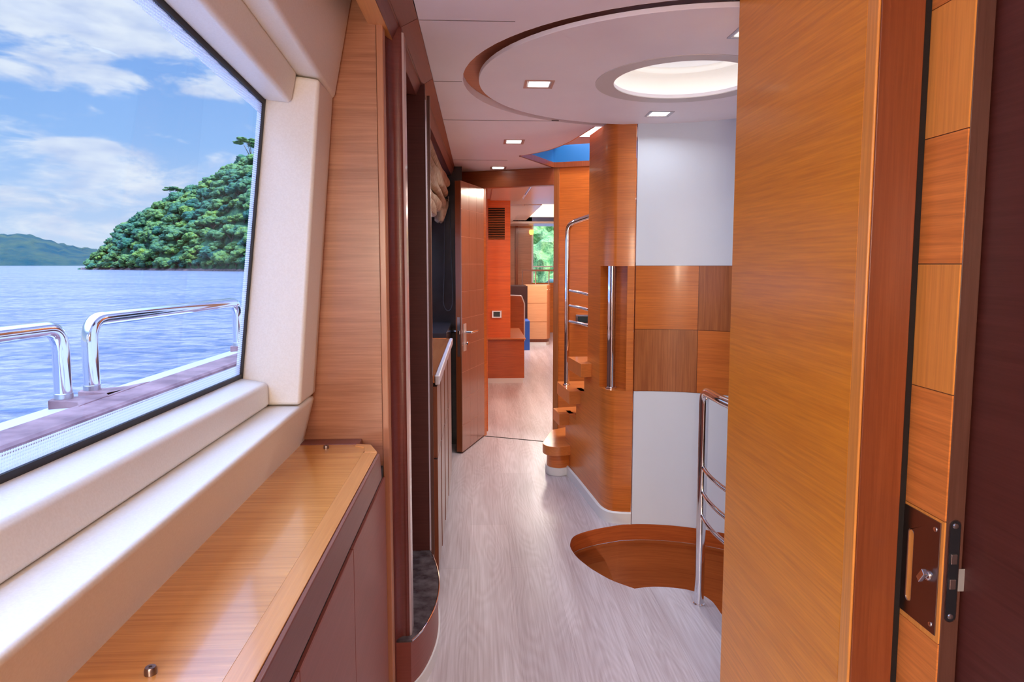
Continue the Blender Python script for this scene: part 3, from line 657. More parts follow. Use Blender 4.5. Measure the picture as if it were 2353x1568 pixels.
# handrail of the stairs up
hr = thing('handrail', (.545, 4.19, .6), 'tall polished steel rail with three rungs on the third tread', 'handrail')
bx_, by_ = .545, 4.19
MB().tube(fillet([(bx_, by_, .6), (bx_, by_, 1.595), (.72, 4.13, 1.655), (1.0, 4.05, 1.75)], .05, 8), .0165, 18).build('post', m_chrome, hr)
for z in (1.192, 1.100, 1.003):
    MB().tube(smoothpath([(bx_, by_, z), (.62, 4.14, z - .012), (.70, 4.10, z - .03), (.95, 4.05, z - .06)], 6), .0088, 12).build('rung', m_chrome, hr)
MB().lathe((bx_, by_, .6), [(.024, 0), (.024, .006), (.017, .010)], 20).build('foot_ring', m_chrome, hr)
# pole in the niche
gp = thing('grab_pole', (.692, 3.520, .70), 'thick polished steel grab pole inside the tower niche', 'grab pole')
MB().tube([(.692, 3.520, .70), (.692, 3.520, 1.342)], .0235, 24).build('tube', m_chrome, gp)
MB().lathe((.692, 3.520, .70), [(.030, 0), (.030, .008), (.024, .012)], 24).build('foot_ring', m_chrome, gp)
# switch panel on the wall behind the stairs
sw = thing('switch_panel', (.75, 4.97, .92), 'small chrome rimmed switch panel on the wall behind the stairs', 'switch panel')
def sbox(mb, s0, s1, n0, n1, z0, z1): return dbox(mb, s0, s1, n0, n1, z0, z1)
q = MB(); sbox(q, .735, .86, -.022, 0, .915, .985); q.build('rim', m_chrome, sw, bevel=.008, seg=3)
q = MB(); sbox(q, .755, .85, -.026, -.02, .925, .972); q.build('screen', m_screen, sw, bevel=.002)
# ---- stairwell guard rail
gr = thing('guard_rail', (.868, 2.59, 0), 'polished steel guard rail with three curved rungs by the stairwell edge', 'guard rail')
gx, gy = .872, 2.575
MB().tube(fillet([(gx, gy, 0), (gx, gy, .862), (.872, 2.36, .862), (.90, 2.16, .862), (.93, 1.92, .862)], .05, 8), .0185, 20).build('post', m_chrome, gr)
for z in (.561, .462, .368):
    MB().tube(smoothpath([(gx, gy - .012, z), (.864, 2.47, z - .004), (.868, 2.35, z - .006), (.890, 2.20, z - .006), (.915, 2.05, z - .006), (.93, 1.92, z - .006)], 8), .0085, 12).build('rung', m_chrome, gr)
MB().lathe((gx, gy, 0), [(.023, 0), (.023, .004), (.019, .007)], 24).build('foot_ring', m_chrome, gr)

# ================================================================== RIGHT FOREGROUND
pnl = thing('wall_partition', (.74, 1.5, 0), 'big glossy orange teak partition panel beside the pocket door', 'wall', kind='structure')
MB().box(.70, .75, 1.2405, 1.865, 0, H).build('face_panel', w_orange_h, pnl, bevel=.0015)
MB().box(.699, .783, 1.2043, 1.240, 0, H).build('end_post', [w_orange_v], pnl, bevel=.003)
MB().box(.7025, .782, 1.2002, 1.2045, 0, H).build('post_edge', w_brown_v, pnl, bevel=.002)
MB().box(.7825, .7962, 1.206, 1.216, 0, H).build('pocket_gap_shade', m_void, pnl)  # black strip stands in for the shade of the deep door gap
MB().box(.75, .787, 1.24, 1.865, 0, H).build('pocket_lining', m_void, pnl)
struct(MB().box(.8365, .95, -3, 1.17, 0, H).build('wall_cabin', w_dark_h, bevel=.002), 'mahogany wall, coloured dark for shade, right beside the pocket door', 'wall')
struct(MB().box(.8365, .95, 1.171, 1.865, 0, H).build('wall_pocket', w_dark_h), 'hidden side of the door pocket', 'wall')
d2 = thing('door_2', (.815, 1.45, 0), 'orange tiled sliding pocket door with flush pull plate', 'door', kind='structure')
LX, LY = .797, 1.098
MB().box(LX + .003, LX + .0345, LY, 1.80, .012, 2.04).build('leaf_core', w_dark_v, d2, bevel=.001, label='dark brown door edge')
tj = [.012, .245, .467, .689, .9095, 1.1300, 1.3510, 1.5720, 1.7940, 2.04]
q = MB()
for j in range(9):
    q.mi = j % 2
    z0, z1 = tj[j] + .0009, tj[j + 1] - .0009
    q.box(LX, LX + .0031, LY + .0012, 1.79, z0, z1)
t_v = wood('door_tile_upright', (.95, .38, .08), 'v', contrast=.16); t_h = wood('door_tile_crosswise', (.88, .29, .065), 'h', contrast=.24)
q.build('tile_face', [t_h, t_v], d2)
fp = MB()
# flush pull plate with a rounded slot: flat plate (y,z) with hole, extruded in x
def plate(mb, y0, y1, z0, z1, slot, x0, x1):
    outer = [(y0, z0), (y1, z0), (y1, z1), (y0, z1)]; loops = [[Vector((a, b, 0)) for a, b in l] for l in (outer, slot)]
    tris = tessellate_polygon(loops); flat = [p for l in loops for p in l]
    for x in (x0, x1): mb.add([(x, p.x, p.y) for p in flat], tris)
    for l in loops: mb.loft([[(x, p.x, p.y) for p in l] for x in (x0, x1)], caps=False)
slot = arc((1.183, .855), .0085, 0, 180, 10) + arc((1.183, .735), .0085, 180, 360, 10)
plate(fp, LY + .008, 1.235, .701, .9045, slot, LX - .0022, LX + .0005); fpo = fp.build('flush_pull', m_bronze, d2, bevel=.001)
MB().tube([(LX - .001, a, b) for a, b in slot + [slot[0], slot[1]]], .0012, 6).build('slot_rim', m_steel, fpo)
kn = MB(); kn.lathe((LX - .002, 1.131, .800), [(.010, 0), (.009, .004), (.004, .006), (.004, .010)], 20, ax=(-1, 0, 0)); kn.obox((LX - .013, 1.131, .800), (.004, 0, 0), (0, .0035, .004), (0, -.007, .010)); kn.build('turn_knob', m_chrome, fpo, bevel=.001)
for z in (.889, .716): MB().lathe((LX - .002, LY + .020, z), [(.0045, 0), (.0040, .0015), (.0015, .002)], 16, ax=(-1, 0, 0)).build('screw', m_chrome, fpo)
# lock face plate on the leaf edge (faces the viewer)
lx = LX + .018
def capsule(cx, z0, z1, r): return [(cx + r * math.cos(a), z1 - r + r * math.sin(a)) for a in [math.pi * k / 10 for k in range(11)]] + [(cx + r * math.cos(a), z0 + r + r * math.sin(a)) for a in [math.pi + math.pi * k / 10 for k in range(11)]]
for nm_, r, y0, m_ in (('lock_rim', .0105, LY - .0012, m_bronze), ('lock_plate', .0088, LY - .0018, m_black)):
    cp = capsule(lx, .732 - (r - .0088), .912 + (r - .0088), r); lpo = MB().loft([[(x, y, z) for x, z in cp] for y in (y0, LY + .0005)]).build(nm_, m_, d2)
for z in (.903, .741): MB().lathe((lx, LY - .0018, z), [(.0052, 0), (.004, .0018), (.001, .0022)], 16, ax=(0, -1, 0)).build('screw', m_steel, lpo)
for z, nm_ in ((.845, 'latch'), (.800, 'latch')): MB().obox((lx - .001, LY - .003, z), (.0055, 0, 0), (0, .002, 0), (0, 0, .009)).build(nm_, m_steel, lpo, bevel=.001)
MB().obox((lx + .016, LY - .0008, .806), (.010, 0, 0), (0, .0004, 0), (0, 0, .020)).build('plastic_tab', m_tape, d2, label='clear plastic tab')

# ================================================================== DOWNLIGHTS
def dl(x, y, z, label, rot=0, frame=None, w=.113, d=.113, pw=1.5):
    t = thing('ceiling_light', (x, y, z), label, 'ceiling light', 'recessed square ceiling lights')
    u = Vector((math.cos(rot), math.sin(rot), 0)); v = Vector((-u.y, u.x, 0)); c = Vector((x, y, z))
    q = MB()
    def lp_(h, zz): return [tuple(c + u * a * h * w / 2 + v * b * h * d / 2 + Vector((0, 0, zz))) for a, b in ((-1, -1), (1, -1), (1, 1), (-1, 1))]
    q.loft([lp_(1, .001), lp_(1, -.003), lp_(.84, -.003), lp_(.68, .004)], caps=False); fo = q.build('frame', frame, t, recalc=False)
    q = MB(); q.loft([lp_(.70, .0), lp_(.70, -.001), lp_(.62, -.0025)]); q.build('diffuser', m_diff, fo)
    lamp('bulb', (x, y, z - .006), pw, .05, t, (.90, .94, 1), spread=150)
m_lf = mat('copper_frame', (.50, .30, .26), .3, .6); m_lf2 = mat('grey_frame', (.52, .49, .55), .3, .5)
dl(.235, 2.704, 2.045, 'square downlight in the left of the round ceiling disc', 0, m_lf, pw=2.2)
dl(.838, 3.197, 2.045, 'square downlight at the far side of the round ceiling disc', 0, m_lf2, pw=.4)
dl(.822, 2.082, 2.045, 'square downlight at the near side of the disc, cut by the partition', 0, m_lf2, pw=3.0)
dl(.207, 4.033, H, 'square downlight in the flat ceiling before the stairs', 0, m_lf, .118, .14, 1.6)
dl(.146, 5.107, H, 'square downlight nearest the open tiled door', 0, m_lf, .118, .14, .08)
# unseen fill panels added on the near cabin ceiling to brighten the view
for x, y, pw in ((.30, -.9, 7), (.30, -2.1, 12)):
    t = thing('unseen_panel_light', (x, y, H - .02), 'added fill light panel on the ceiling in the %s of the near cabin' % ('middle' if y > -1.5 else 'back'), 'ceiling light')
    MB().box(x - .32, x + .32, y - .32, y + .32, H - .018, H).build('frame', m_gel, t, bevel=.003)
    lamp('bulb', (x, y, H - .022), pw, .58, t, (1, .80, .60))

t = thing('wall_or_fill_light', (-.50, -1.45, 1.5), 'added warm fill lamp on the left wall of the near cabin', 'wall light')  # unseen lamp added to brighten the orange partition
MB().box(-.56, -.50, -1.80, -1.10, 1.15, 1.75).build('frame', m_gel, t, bevel=.004)
lamp('bulb', (-.492, -1.45, 1.45), 33, .56, t, (1, .80, .58), rot=(R(90), 0, R(-62)))

# ================================================================== FAR ROOM
fr_ = MB()
fr_.box(-.1, .36, 7.78, 7.83, 0, 2.2); fr_.box(.0, .07, 5.45, 7.78, 0, 2.3)
struct(fr_.build('wall_vent', wood('vivid_teak', (.72, .14, .018), 'h', contrast=.2)), 'vivid orange teak bulkhead with a louvred vent', 'wall')
lv = thing('air_vent', (.203, 7.775, 1.63), 'slatted teak air vent high on the vivid orange bulkhead', 'air vent')
MB().box(.11, .296, 7.778, 7.785, 1.632, 1.985).build('backing', m_void, lv)
for k in range(18):
    z = 1.645 + k * .0192; MB().loft([[(x, y, zz) for y, zz in ((7.779, z), (7.763, z - .004), (7.763, z - .0085), (7.779, z - .006))] for x in (.11, .296)]).build('slat', w_teak_h, lv)
s2 = thing('control_panel', (.203, 7.77, .74), 'chrome framed control screen below the slatted vent', 'control panel')
MB().box(.143, .262, 7.762, 7.779, .742, .828).build('frame', m_chrome, s2, bevel=.006)
MB().box(.165, .240, 7.758, 7.764, .757, .814).build('screen', m_screen, s2)
lc = thing('low_cabinet', (.30, 8.2, 0), 'low dark teak cabinet beyond the doorway with glossy top', 'cabinet')
MB().box(.075, .515, 7.72, 8.90, .055, .495).build('body', w_red_h, lc)
MB().box(.075, .530, 7.70, 8.95, .50, .515).build('top', w_tread, lc, bevel=.003)
MB().box(.075, .500, 7.715, 8.9, 0, .055).build('skirting', m_skirt, lc)
chx = thing('bench_end', (.44, 8.9, .5), 'orange teak bench end with slanted upper corner behind the low cabinet', 'bench')
MB().loft([[(x, y, z) for x, z in ((.36, .3), (.62, .3), (.62, .82), (.58, .92), (.36, .93))] for y in (9.3, 9.36)]).build('panel', w_red_h, chx, bevel=.004)
MB().tube(fillet([(.622, 9.30, .3), (.622, 9.30, .82), (.58, 9.30, .925), (.36, 9.30, .935)], .02), .008, 8).build('edge_trim', m_gel, chx)
MB().box(.36, .6, 9.3, 9.75, .0, .3).build('base', w_red_h, chx)
dk = tag(MB().box(.36, .80, 11.2, 11.9, 0, 1.0).build('media_cabinet', mat('near_black_veneer', (.035, .012, .012), .4), bevel=.004), 'near black cabinet left of the pale teak unit in the far saloon', 'cabinet')
cr_ = thing('storage_box', (.70, 11.0, 0), 'blue plastic box with white end panel on the far saloon floor', 'box')
MB().box(.665, .80, 10.7, 11.15, .0, .465).build('body', m_crate, cr_, bevel=.006)
MB().box(.60, .663, 10.72, 11.13, .0, .455).build('end_panel', m_paper, cr_, bevel=.004)
fc = thing('saloon_cabinet', (.98, 11.5, 0), 'pale orange teak cabinet at the far end, below the railing', 'cabinet')
m_pk = wood('pale_peach_teak', (.72, .36, .18), 'h', contrast=.12)
MB().prism([(.785, 11.3), (1.13, 11.3), (1.20, 11.45), (1.20, 11.9), (.785, 11.9)], .11, 1.008).build('body', [m_pk], fc)
for z in (.40, .71): MB().box(.784, 1.131, 11.298, 11.301, z, z + .004).build('joint', w_teak_v, fc)
MB().prism([(.80, 11.33), (1.11, 11.33), (1.18, 11.47), (1.18, 11.9), (.80, 11.9)], .055, .11).build('plinth', w_brown_v, fc)
MB().prism([(.80, 11.31), (1.12, 11.31), (1.19, 11.46), (1.19, 11.9), (.80, 11.9)], 0, .055).build('skirting', m_skirt, fc)
MB().lathe((1.175, 11.37, .93), [(.012, 0), (.012, .02)], 12, ax=(.8, -.5, 0)).build('knob', m_chrome, fc)
fl_ = thing('railing', (.97, 12, 1.0), 'dark topped steel railing above the far saloon cabinets', 'railing')
MB().box(.74, 1.5, 11.75, 11.79, 1.235, 1.265).build('top_rail', w_dark_v, fl_)
for x in (.75, .98, 1.21, 1.44): MB().tube([(x, 11.77, 1.0), (x, 11.77, 1.24)], .010, 10).build('post', m_steel if x > .8 else m_bronze, fl_)
struct(MB().box(-.1, 1.05, 13.5, 13.56, 0, 2.5).build('wall_saloon', w_rose_h), 'rosy teak end wall of the far saloon', 'wall')
struct(MB().box(.72, .77, 13.44, 13.5, 0, 2.3).build('trim_9', w_brown_v), 'dark upright strip on the saloon end wall', 'trim')
struct(MB().box(1.05, 1.62, 13.5, 13.56, 0, .99).build('wall_dado', w_teak_h), 'dado below the far saloon window', 'wall')
w3 = thing('window_3', (1.3, 13.5, 1.0), 'far saloon window filled with bright green hillside', 'window', kind='structure')
MB().box(1.05, 1.62, 13.52, 13.53, .99, 2.14).build('glass_pane', m_glass, w3)
MB().box(1.042, 1.075, 13.48, 13.56, .99, 2.14).build('frame', m_gel, w3)
MB().box(1.05, 1.62, 13.49, 13.53, 1.30, 1.32).build('glazing_bar', m_gel, w3)
struct(MB().box(-.1, 1.7, 13.5, 13.56, 2.14, 2.6).build('wall_lintel', m_ceil), 'pale lintel above the far window', 'wall')
lamp_t = thing('wall_or_fill_light', (1.06, 13.40, 1.95), 'small glowing amber wall light beside the far window', 'wall light')
MB().lathe((1.03, 13.42, 1.93), [(.03, 0), (.045, .03), (.045, .08), (.03, .10)], 16).build('shade', m_amber, lamp_t)
MB().box(1.015, 1.045, 13.44, 13.5, 1.95, 2.0).build('bracket', m_steel, lamp_t)
sk = tag(MB().box(.50, .60, 13.40, 13.5, 1.12, 1.2).build('socket_box', m_void, bevel=.004), 'small black box on the saloon end wall', 'socket')
cf = MB()
cf.box(.13, .47, 5.7, 7.7, 2.06, 2.09); cf.box(.497, .83, 5.7, 7.7, 2.07, 2.09); cf.box(-.1, 1.66, 7.84, 8.6, 2.10, 2.14); cf.box(.07, .13, 5.45, 7.78, 2.085, 2.3)
cf.box(.36, 1.66, 8.6, 9.0, 2.16, 2.2); cf.box(.36, .60, 9, 12.6, 2.11, 2.15); cf.box(.62, .85, 9.2, 12.3, 2.14, 2.18); cf.box(.36, 1.66, 12.6, 13.5, 2.10, 2.14)
struct(cf.build('ceiling_saloon', m_gel, bevel=.004), 'pale panelled ceiling of the rooms beyond the door', 'ceiling')
struct(MB().box(.36, 1.66, 8.95, 12.7, 2.22, 2.24).build('ceiling_coffer', m_ceil), 'coffer above the far saloon', 'ceiling')
for nm_, b_, m_, lb in (('ceiling_strip_light', (.83, 1.60, 5.75, 7.65, 2.085, 2.095), m_amber, 'amber glowing ceiling panel just beyond the doorway'), ('ceiling_strip_light', (.86, 1.60, 9.3, 12.2, 2.19, 2.20), m_cream_lit, 'cream glowing ceiling panel in the far saloon')):
    o = tag(MB().box(*b_).build(nm_, m_), lb, 'ceiling light')
for x, y, z, p in ((.9, 6.7, 2.07, 13), (1.1, 10.6, 2.17, 26)):
    o = bpy.data.objects['ceiling_strip_light' if y < 8 else 'ceiling_strip_light.001']; lamp('bulb', (x, y, z), p, .6, o, (1, .93, .84))
struct(MB().box(.36, .40, 8.0, 13.5, 0, .02).build('baseboard_saloon', m_skirt), 'low skirting in the far saloon', 'baseboard')
# unseen uplight added in the stairwell to brighten the ceiling
t = thing('wall_or_fill_light', (1.35, 2.9, -1.2), 'added upward fill lamp low in the stairwell', 'wall light')
MB().lathe((1.30, 2.95, -1.2), [(.10, 0), (.14, .03), (.14, .035), (.02, .02)], 20).build('shade', m_gel, t)
lamp('bulb', (1.30, 2.95, -1.16), 3.5, .22, t, (1, .86, .72), rot=(math.pi, 0, 0))
# lamp over the stairs up
t = thing('unseen_panel_light', (1.0, 4.4, 3.55), 'flat ceiling panel light in the room above the staircase', 'ceiling light')
MB().box(.75, 1.25, 4.15, 4.65, 3.57, 3.6).build('frame', m_gel, t)
lamp('bulb', (1.0, 4.4, 3.56), 32, .5, t, (1, .93, .84))

# ================================================================== OUTSIDE
def tx(y, x): return x + .040 * (y - 2.2)
bw = thing('bulwark', (-1.45, 4, .2), 'white fibreglass bulwark with wooden capping outside the window', 'bulwark')
MB().loft([[(tx(y, a), y, z) for a, z in ((-1.28, -.6), (-1.28, .845), (-1.40, .852), (-1.57, .835), (-1.68, .55), (-1.70, -1.0))] for y in (-4, 16)]).build('hull_side', m_gel, bw, bevel=.01)
MB().loft([[(tx(y, a), y, z) for a, z in ((-1.262, .835), (-1.262, .856), (-1.272, .864), (-1.385, .868), (-1.392, .85), (-1.392, .835))] for y in (-4, 16)]).build('capping', m_capwood, bw, label='weathered brown wooden capping')
MB().loft([[(tx(y, a), y, z) for a, z in ((-1.28, .28), (-1.28, .32), (-.80, .32), (-.80, .28))] for y in (-4, 16)]).build('side_deck', m_gel, bw)
lab = {0: 'polished steel rail hoop at the left edge of the window view', 1: 'polished steel rail hoop in the middle of the window view', 2: 'polished steel rail hoop half hidden by the window frame', 3: 'polished steel rail hoop outside the galley window'}
for k, (y0, y1) in enumerate([(1.02, 2.49), (2.66, 4.09), (4.25, 5.7), (5.86, 7.3)]):
    t = thing('deck_rail', (tx(y0, -1.49), y0, .85), lab[k], 'deck rail', 'steel rail hoops along the bulwark')
    xa, xb = tx(y0, -1.50), tx(y1, -1.50)
    MB().tube(fillet([(xa, y0, .85), (xa, y0, 1.140), (xb, y1, 1.128), (xb, y1, .85)], .085, 8), .0285, 20).build('hoop', m_chrome, t)
    for x, y in ((xa, y0), (xb, y1)):
        MB().lathe((x, y, .868), [(.0305, 0), (.0305, .022), (.029, .024)], 24).build('collar', m_steel, t)
        q = MB().loft([[(x + a, y + b, z) for a, b in ((.125, .20), (.085, .085), (.03, .045), (-.035, .036), (-.045, 0), (-.035, -.036), (.03, -.045), (.085, -.07), (.125, -.13))] for z in (.835, .8712)])
        q.build('base_block', m_capwood, t, bevel=.004)

# sea
def sea_mat():
    m = mat('sea_water', (.06, .13, .33), .18, spec=.35); nt, nd, b = nodes(m); L = nt.links
    g = nd('ShaderNodeNewGeometry')
    def lay(v, s, det):
        mp = nd('ShaderNodeMapping'); mp.inputs['Scale'].default_value = v; mp.inputs['Rotation'].default_value = (0, 0, R(20)); L.new(g.outputs['Position'], mp.inputs[0])
        n = nd('ShaderNodeTexNoise'); n.inputs['Scale'].default_value = s; n.inputs['Detail'].default_value = det; n.inputs['Roughness'].default_value = .6; n.inputs['Distortion'].default_value = .4
        L.new(mp.outputs[0], n.inputs['Vector']); return n.outputs['Fac']
    a = lay((1.2, 1.7, 1), .9, 8)
    c = lay((.05, .12, 1), 1, 4)
    r = nd('ShaderNodeValToRGB'); e = r.color_ramp.elements; e[0].position = .40; e[1].position = .60
    e[0].color = (.05, .085, .20, 1); e[1].color = (.25, .245, .31, 1)  # light and dark of the ripples painted into the water colour
    mm = nd('ShaderNodeMix', data_type='FLOAT'); mm.inputs[0].default_value = .3; L.new(a, mm.inputs[2]); L.new(c, mm.inputs[3])
    L.new(mm.outputs[0], r.inputs[0]); L.new(r.outputs[0], b.inputs['Base Color'])
    bp = nd('ShaderNodeBump'); bp.inputs['Strength'].default_value = 1; bp.inputs['Distance'].default_value = .42
    L.new(a, bp.inputs['Height']); L.new(bp.outputs[0], b.inputs['Normal'])
    return m
SEA = -1.9
q = MB(); q.quad((-30000, -3000, SEA), (30000, -3000, SEA), (30000, 38000, SEA), (-30000, 38000, SEA))
tag(q.build('sea', sea_mat()), 'rippled lavender blue sea reaching to the horizon', 'sea', kind='stuff')
def lerp_tab(tab, x):
    if x <= tab[0][0]: return tab[0][1]
    for (a, b), (c, d) in zip(tab, tab[1:]):
        if x <= c: return b + (d - b) * (x - a) / (c - a)
    return tab[-1][1]
SH = [(-29.2, 520), (-24, 420), (-18, 345), (-8, 270), (5, 230), (25, 240)]
EL = [(-29.2, -.3), (-28.4, .5), (-27.6, 1.2), (-26.4, 2.3), (-25.2, 3.3), (-23.2, 4.4), (-21, 5.5), (-19, 6.8), (-17, 7.9), (-12, 8.6), (25, 9)]
def hillpt(az, t):
    r0 = lerp_tab(SH, az); e = max(lerp_tab(EL, az), -.3)
    hr_ = math.tan(R(e)) * (r0 + 90) + 3.25; w = 22 + hr_ * 1.9
    hr_ = max(math.tan(R(e)) * (r0 + w) + 3.0, .3)
    r = r0 + w * t; z = SEA + hr_ * (math.sin(min(t, 1) * math.pi / 2) ** .85) if t > 0 else SEA - 1
    return (r * math.sin(R(az)), r * math.cos(R(az)), z)
def forest(name, c1, c2, sc):
    m = mat(name, c1, .8, spec=.2); noisecol(m, sc, c1, c2, 6, bump=1, lo=.3, hi=.7, dist=1.2); return m
m_for = forest('hillside_scrub', (.010, .05, .035), (.06, .17, .06), .3)
q = MB(); NA, NT = 420, 40
pts = []
for i in range(NA + 1):
    az = -29.6 + (25 + 29.6) * i / NA
    for j in range(NT + 2):
        p = hillpt(az, max(-.02, (j - 1) / NT * 1.25) if j else -.02)
        nz = (noise.noise(Vector(p) * .06) * 3 + noise.noise(Vector(p) * .22) * 2.2) * min(1, j / 4)
        pts.append((p[0], p[1], p[2] + nz))
q.add(pts, [(i * (NT + 2) + j, (i + 1) * (NT + 2) + j, (i + 1) * (NT + 2) + j + 1, i * (NT + 2) + j + 1) for i in range(NA) for j in range(NT + 1)])
struct(q.build('hillside', m_for, merge=False), 'steep wooded hillside rising from the sea', 'hillside')
q = MB(); sp = []
for i in range(NA + 1):
    az = -29.4 + 54 * i / NA; r0 = lerp_tab(SH, az)
    for dr, dz in ((-5, -.6), (-2.5, .5), (0, 1.1), (6, 1.4)):
        sp.append(((r0 + dr + noise.noise(Vector((az * 3, dr, 0))) * 2) * math.sin(R(az)), (r0 + dr) * math.cos(R(az)), SEA + dz + .5 * noise.noise(Vector((az * 5, dr, 3)))))
q.add(sp, [(i * 4 + j, i * 4 + 4 + j, i * 4 + 5 + j, i * 4 + 1 + j) for i in range(NA) for j in range(3)])
struct(q.build('shore_rocks', noisecol(mat('brown_rock', (.10, .06, .06), .9), .6, (.05, .03, .035), (.20, .12, .11), 5), merge=False), 'band of brown rocks along the shore', 'rocks')
q = MB(); bp_ = []
for i in range(61):
    az = 1 + 9 * i / 60
    for j in range(31):
        t = j / 30; rr = 118 + 40 * t; z = SEA + .4 + 17 * math.sin(t * math.pi / 2) ** .8
        v = Vector((rr * math.sin(R(az)), rr * math.cos(R(az)), z)); k = noise.noise(v * .35) * 1.6 + noise.noise(v * .9) * .8
        bp_.append((v.x, v.y - k * 1.2, v.z + k))
q.add(bp_, [(i * 31 + j, (i + 1) * 31 + j, (i + 1) * 31 + j + 1, i * 31 + j + 1) for i in range(60) for j in range(30)])
struct(q.build('overlit_bank', forest('overlit_scrub', (.05, .20, .05), (.34, .46, .16), .8), merge=False), 'added leafy bank, coloured bright for glare and haze, behind the far saloon window', 'bank')  # glare and haze put into the greens of this added bank
# distant headland
q = MB(); fp_ = []
m_far = noisecol(mat('distant_hills', (.1, .2, .25), .9, spec=.1), .012, (.006, .04, .055), (.05, .075, .05), 6, lo=.35, hi=.7, bump=1, dist=14)  # distance haze put into the bluish base colour
FE = [(-48, 1.0), (-40, 2.3), (-36, 2.2), (-33.9, 1.95), (-32.6, 2.05), (-31.6, 1.75), (-30.5, 1.45), (-29.6, 1.2), (-28, 1.0), (-20, .8)]
for i in range(161):
    az = -48 + 28 * i / 160; e = lerp_tab(FE, az) + .13 * noise.noise(Vector((az * 1.3, 0, 0))) + .05 * noise.noise(Vector((az * 5, 2, 0)))
    for j in range(12):
        t = j / 9; r = 2300 + 500 * t; z = SEA - 2 + (math.tan(R(e)) * 2800 + 5) * math.sin(min(t, 1.2) * math.pi / 2) ** .8 if j else SEA - 3
        nz = 9 * noise.noise(Vector((az * 2.2, t * 5, 0))) * min(1, j / 3) if j < 9 else 0
        fp_.append((r * math.sin(R(az)), r * math.cos(R(az)), z + nz))
q.add(fp_, [(i * 12 + j, (i + 1) * 12 + j, (i + 1) * 12 + j + 1, i * 12 + j + 1) for i in range(160) for j in range(11)])
struct(q.build('distant_hills', m_far, merge=False), 'low blue-green headland on the horizon', 'hills')
# trees
def leafmat():
    m = mat('tree_foliage', (.05, .16, .05), .75, spec=.25); nt, nd, b = nodes(m); L = nt.links
    g = nd('ShaderNodeNewGeometry'); oi = nd('ShaderNodeObjectInfo')
    n = nd('ShaderNodeTexNoise'); n.inputs['Scale'].default_value = .55; n.inputs['Detail'].default_value = 7; n.inputs['Roughness'].default_value = .7; L.new(g.outputs['Position'], n.inputs['Vector'])
    r = nd('ShaderNodeValToRGB'); e = r.color_ramp.elements; e[0].position = .36; e[1].position = .64; e[0].color = (.012, .07, .055, 1); e[1].color = (.085, .22, .075, 1)  # bluish greens carry a little distance haze in the colour
    L.new(n.outputs['Fac'], r.inputs[0])
    r2 = nd('ShaderNodeValToRGB'); e = r2.color_ramp.elements; e[0].color = (.45, .78, 1.25, 1); e[1].color = (2.3, 1.5, .75, 1)
    L.new(oi.outputs['Random'], r2.inputs[0])
    mx = nd('ShaderNodeMix', data_type='RGBA', blend_type='MULTIPLY'); mx.inputs[0].default_value = 1; L.new(r.outputs[0], mx.inputs[6]); L.new(r2.outputs[0], mx.inputs[7])
    L.new(mx.outputs[2], b.inputs['Base Color'])
    bp = nd('ShaderNodeBump'); bp.inputs['Strength'].default_value = 1; bp.inputs['Distance'].default_value = .8; L.new(n.outputs['Fac'], bp.inputs['Height']); L.new(bp.outputs[0], b.inputs['Normal'])
    return m
m_leaf2 = leafmat(); m_bark = mat('bark', (.14, .10, .08), .9)
random.seed(11)
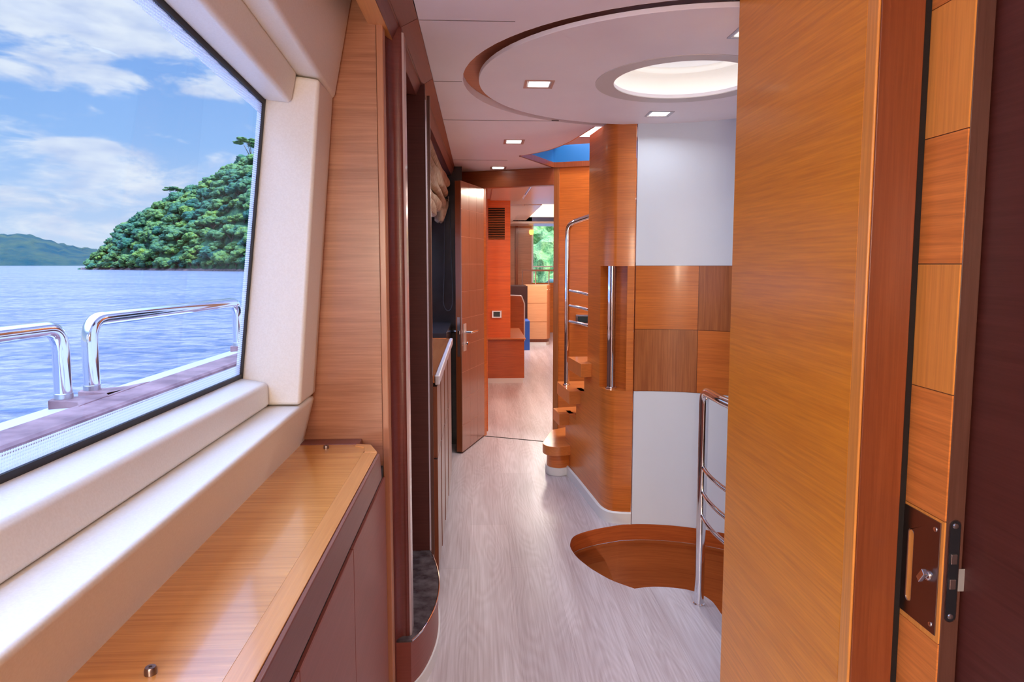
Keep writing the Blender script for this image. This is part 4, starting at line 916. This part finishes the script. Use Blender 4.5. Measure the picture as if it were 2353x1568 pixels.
def tree_mesh(k, umbrella=False):
    bm = bmesh.new(); rnd = random.Random(k * 7 + 3)
    n = 30 if not umbrella else 16
    for i in range(n):
        a = rnd.uniform(0, 2 * math.pi); rr = rnd.uniform(0, 1) ** .5 * (3.6 if not umbrella else 5.0)
        zc = 5.0 + (3.2 * (1 - (rr / 4.4) ** 2) if not umbrella else 5.2 + rnd.uniform(-.3, .7)) + rnd.uniform(-.7, .5)
        s = rnd.uniform(.85, 1.6) if not umbrella else rnd.uniform(1.0, 1.8)
        r = bmesh.ops.create_icosphere(bm, subdivisions=3, radius=1)
        off = Vector((rnd.uniform(0, 50), rnd.uniform(0, 50), k))
        for v in r['verts']:
            d = v.co.normalized(); h = 1 + .34 * noise.noise(d * 2.1 + off) + .30 * noise.noise(d * 5.5 + off) + .24 * noise.noise(d * 12 + off)
            v.co = Vector((d.x * s * 1.15, d.y * s * 1.15, d.z * s * (.72 if not umbrella else .42))) * h + Vector((rr * math.cos(a), rr * math.sin(a), zc))
    for f in bm.faces: f.material_index = 0
    nf = len(bm.faces)
    def limb(p0, p1, r0, r1):
        p0, p1 = Vector(p0), Vector(p1); t = (p1 - p0).normalized(); u = t.orthogonal().normalized(); w = t.cross(u)
        A = [bm.verts.new(p0 + r0 * (math.cos(a) * u + math.sin(a) * w)) for a in [2 * math.pi * q / 7 for q in range(7)]]
        B = [bm.verts.new(p1 + r1 * (math.cos(a) * u + math.sin(a) * w)) for a in [2 * math.pi * q / 7 for q in range(7)]]
        for q in range(7): bm.faces.new((A[q], A[(q + 1) % 7], B[(q + 1) % 7], B[q])).material_index = 1
    limb((0, 0, -3), (.2, 0, 4.5), .42, .28)
    for q in range(5):
        a = q * 1.3; top = 7.0 if not umbrella else 10
        limb((.2, 0, 4.3), (2.6 * math.cos(a), 2.6 * math.sin(a), top - .6), .22, .08)
    me = bpy.data.meshes.new('tree_%s' % ('umbrella' if umbrella else 'round')); bm.to_mesh(me); bm.free()
    for p in me.polygons: p.use_smooth = True
    me.materials.append(m_leaf2); me.materials.append(m_bark); return me
TM = [tree_mesh(k) for k in range(6)]; UM = [tree_mesh(20, True), tree_mesh(21, True)]
def put_tree(me, p, s, rz, label, group=None, sz=1):
    o = bpy.data.objects.new('tree', me); COL.objects.link(o); o.location = p; o.scale = (s, s, s * sz); o.rotation_euler = (0, 0, rz)
    tag(o, label, 'tree', group); return o
placed = []
for lo, hi, n in ((-29.0, -16.2, 240),):
    for i in range(n):
        best = None
        for c in range(14):
            az = random.uniform(lo, hi); t = random.uniform(.012, 1.05); p = Vector(hillpt(az, t))
            d = min([(p - q_).length for q_ in placed[-400:]] or [99])
            if best is None or d > best[0]: best = (d, p, az)
        d, p, az = best; placed.append(p); s = random.uniform(.92, 1.5) * (1.0 if az > -27.5 else .66)
        put_tree(TM[i % 6], (p.x, p.y, p.z - 4.2 * s), s, random.uniform(0, 6.28), 'leafy round crowned tree among the woods covering the steep shore hillside', 'trees of the wooded hillside', random.uniform(.85, 1.15))
    if lo < -20:
        for i in range(24):      # low bright crowns along the shore
            az = lo + (hi - lo) * (i + .5) / 24; p = hillpt(az, .02)
            put_tree(TM[i % 6], (p[0], p[1], p[2] - 3.0), random.uniform(.6, .85), i * 1.3, 'low leafy tree at the water edge along the foot of the wooded hillside', 'low trees along the shoreline', .9)
p = hillpt(-23.3, 1.0); put_tree(UM[0], (p[0], p[1], p[2] + 0.5), 1.05, .5, 'flat crowned tree standing alone on the ridge, left of the taller one')
p = hillpt(-17.75, 1.0); put_tree(UM[1], (p[0], p[1], p[2] - 2.5), 1.75, 2, 'tall flat crowned tree on the ridge beside the window frame')
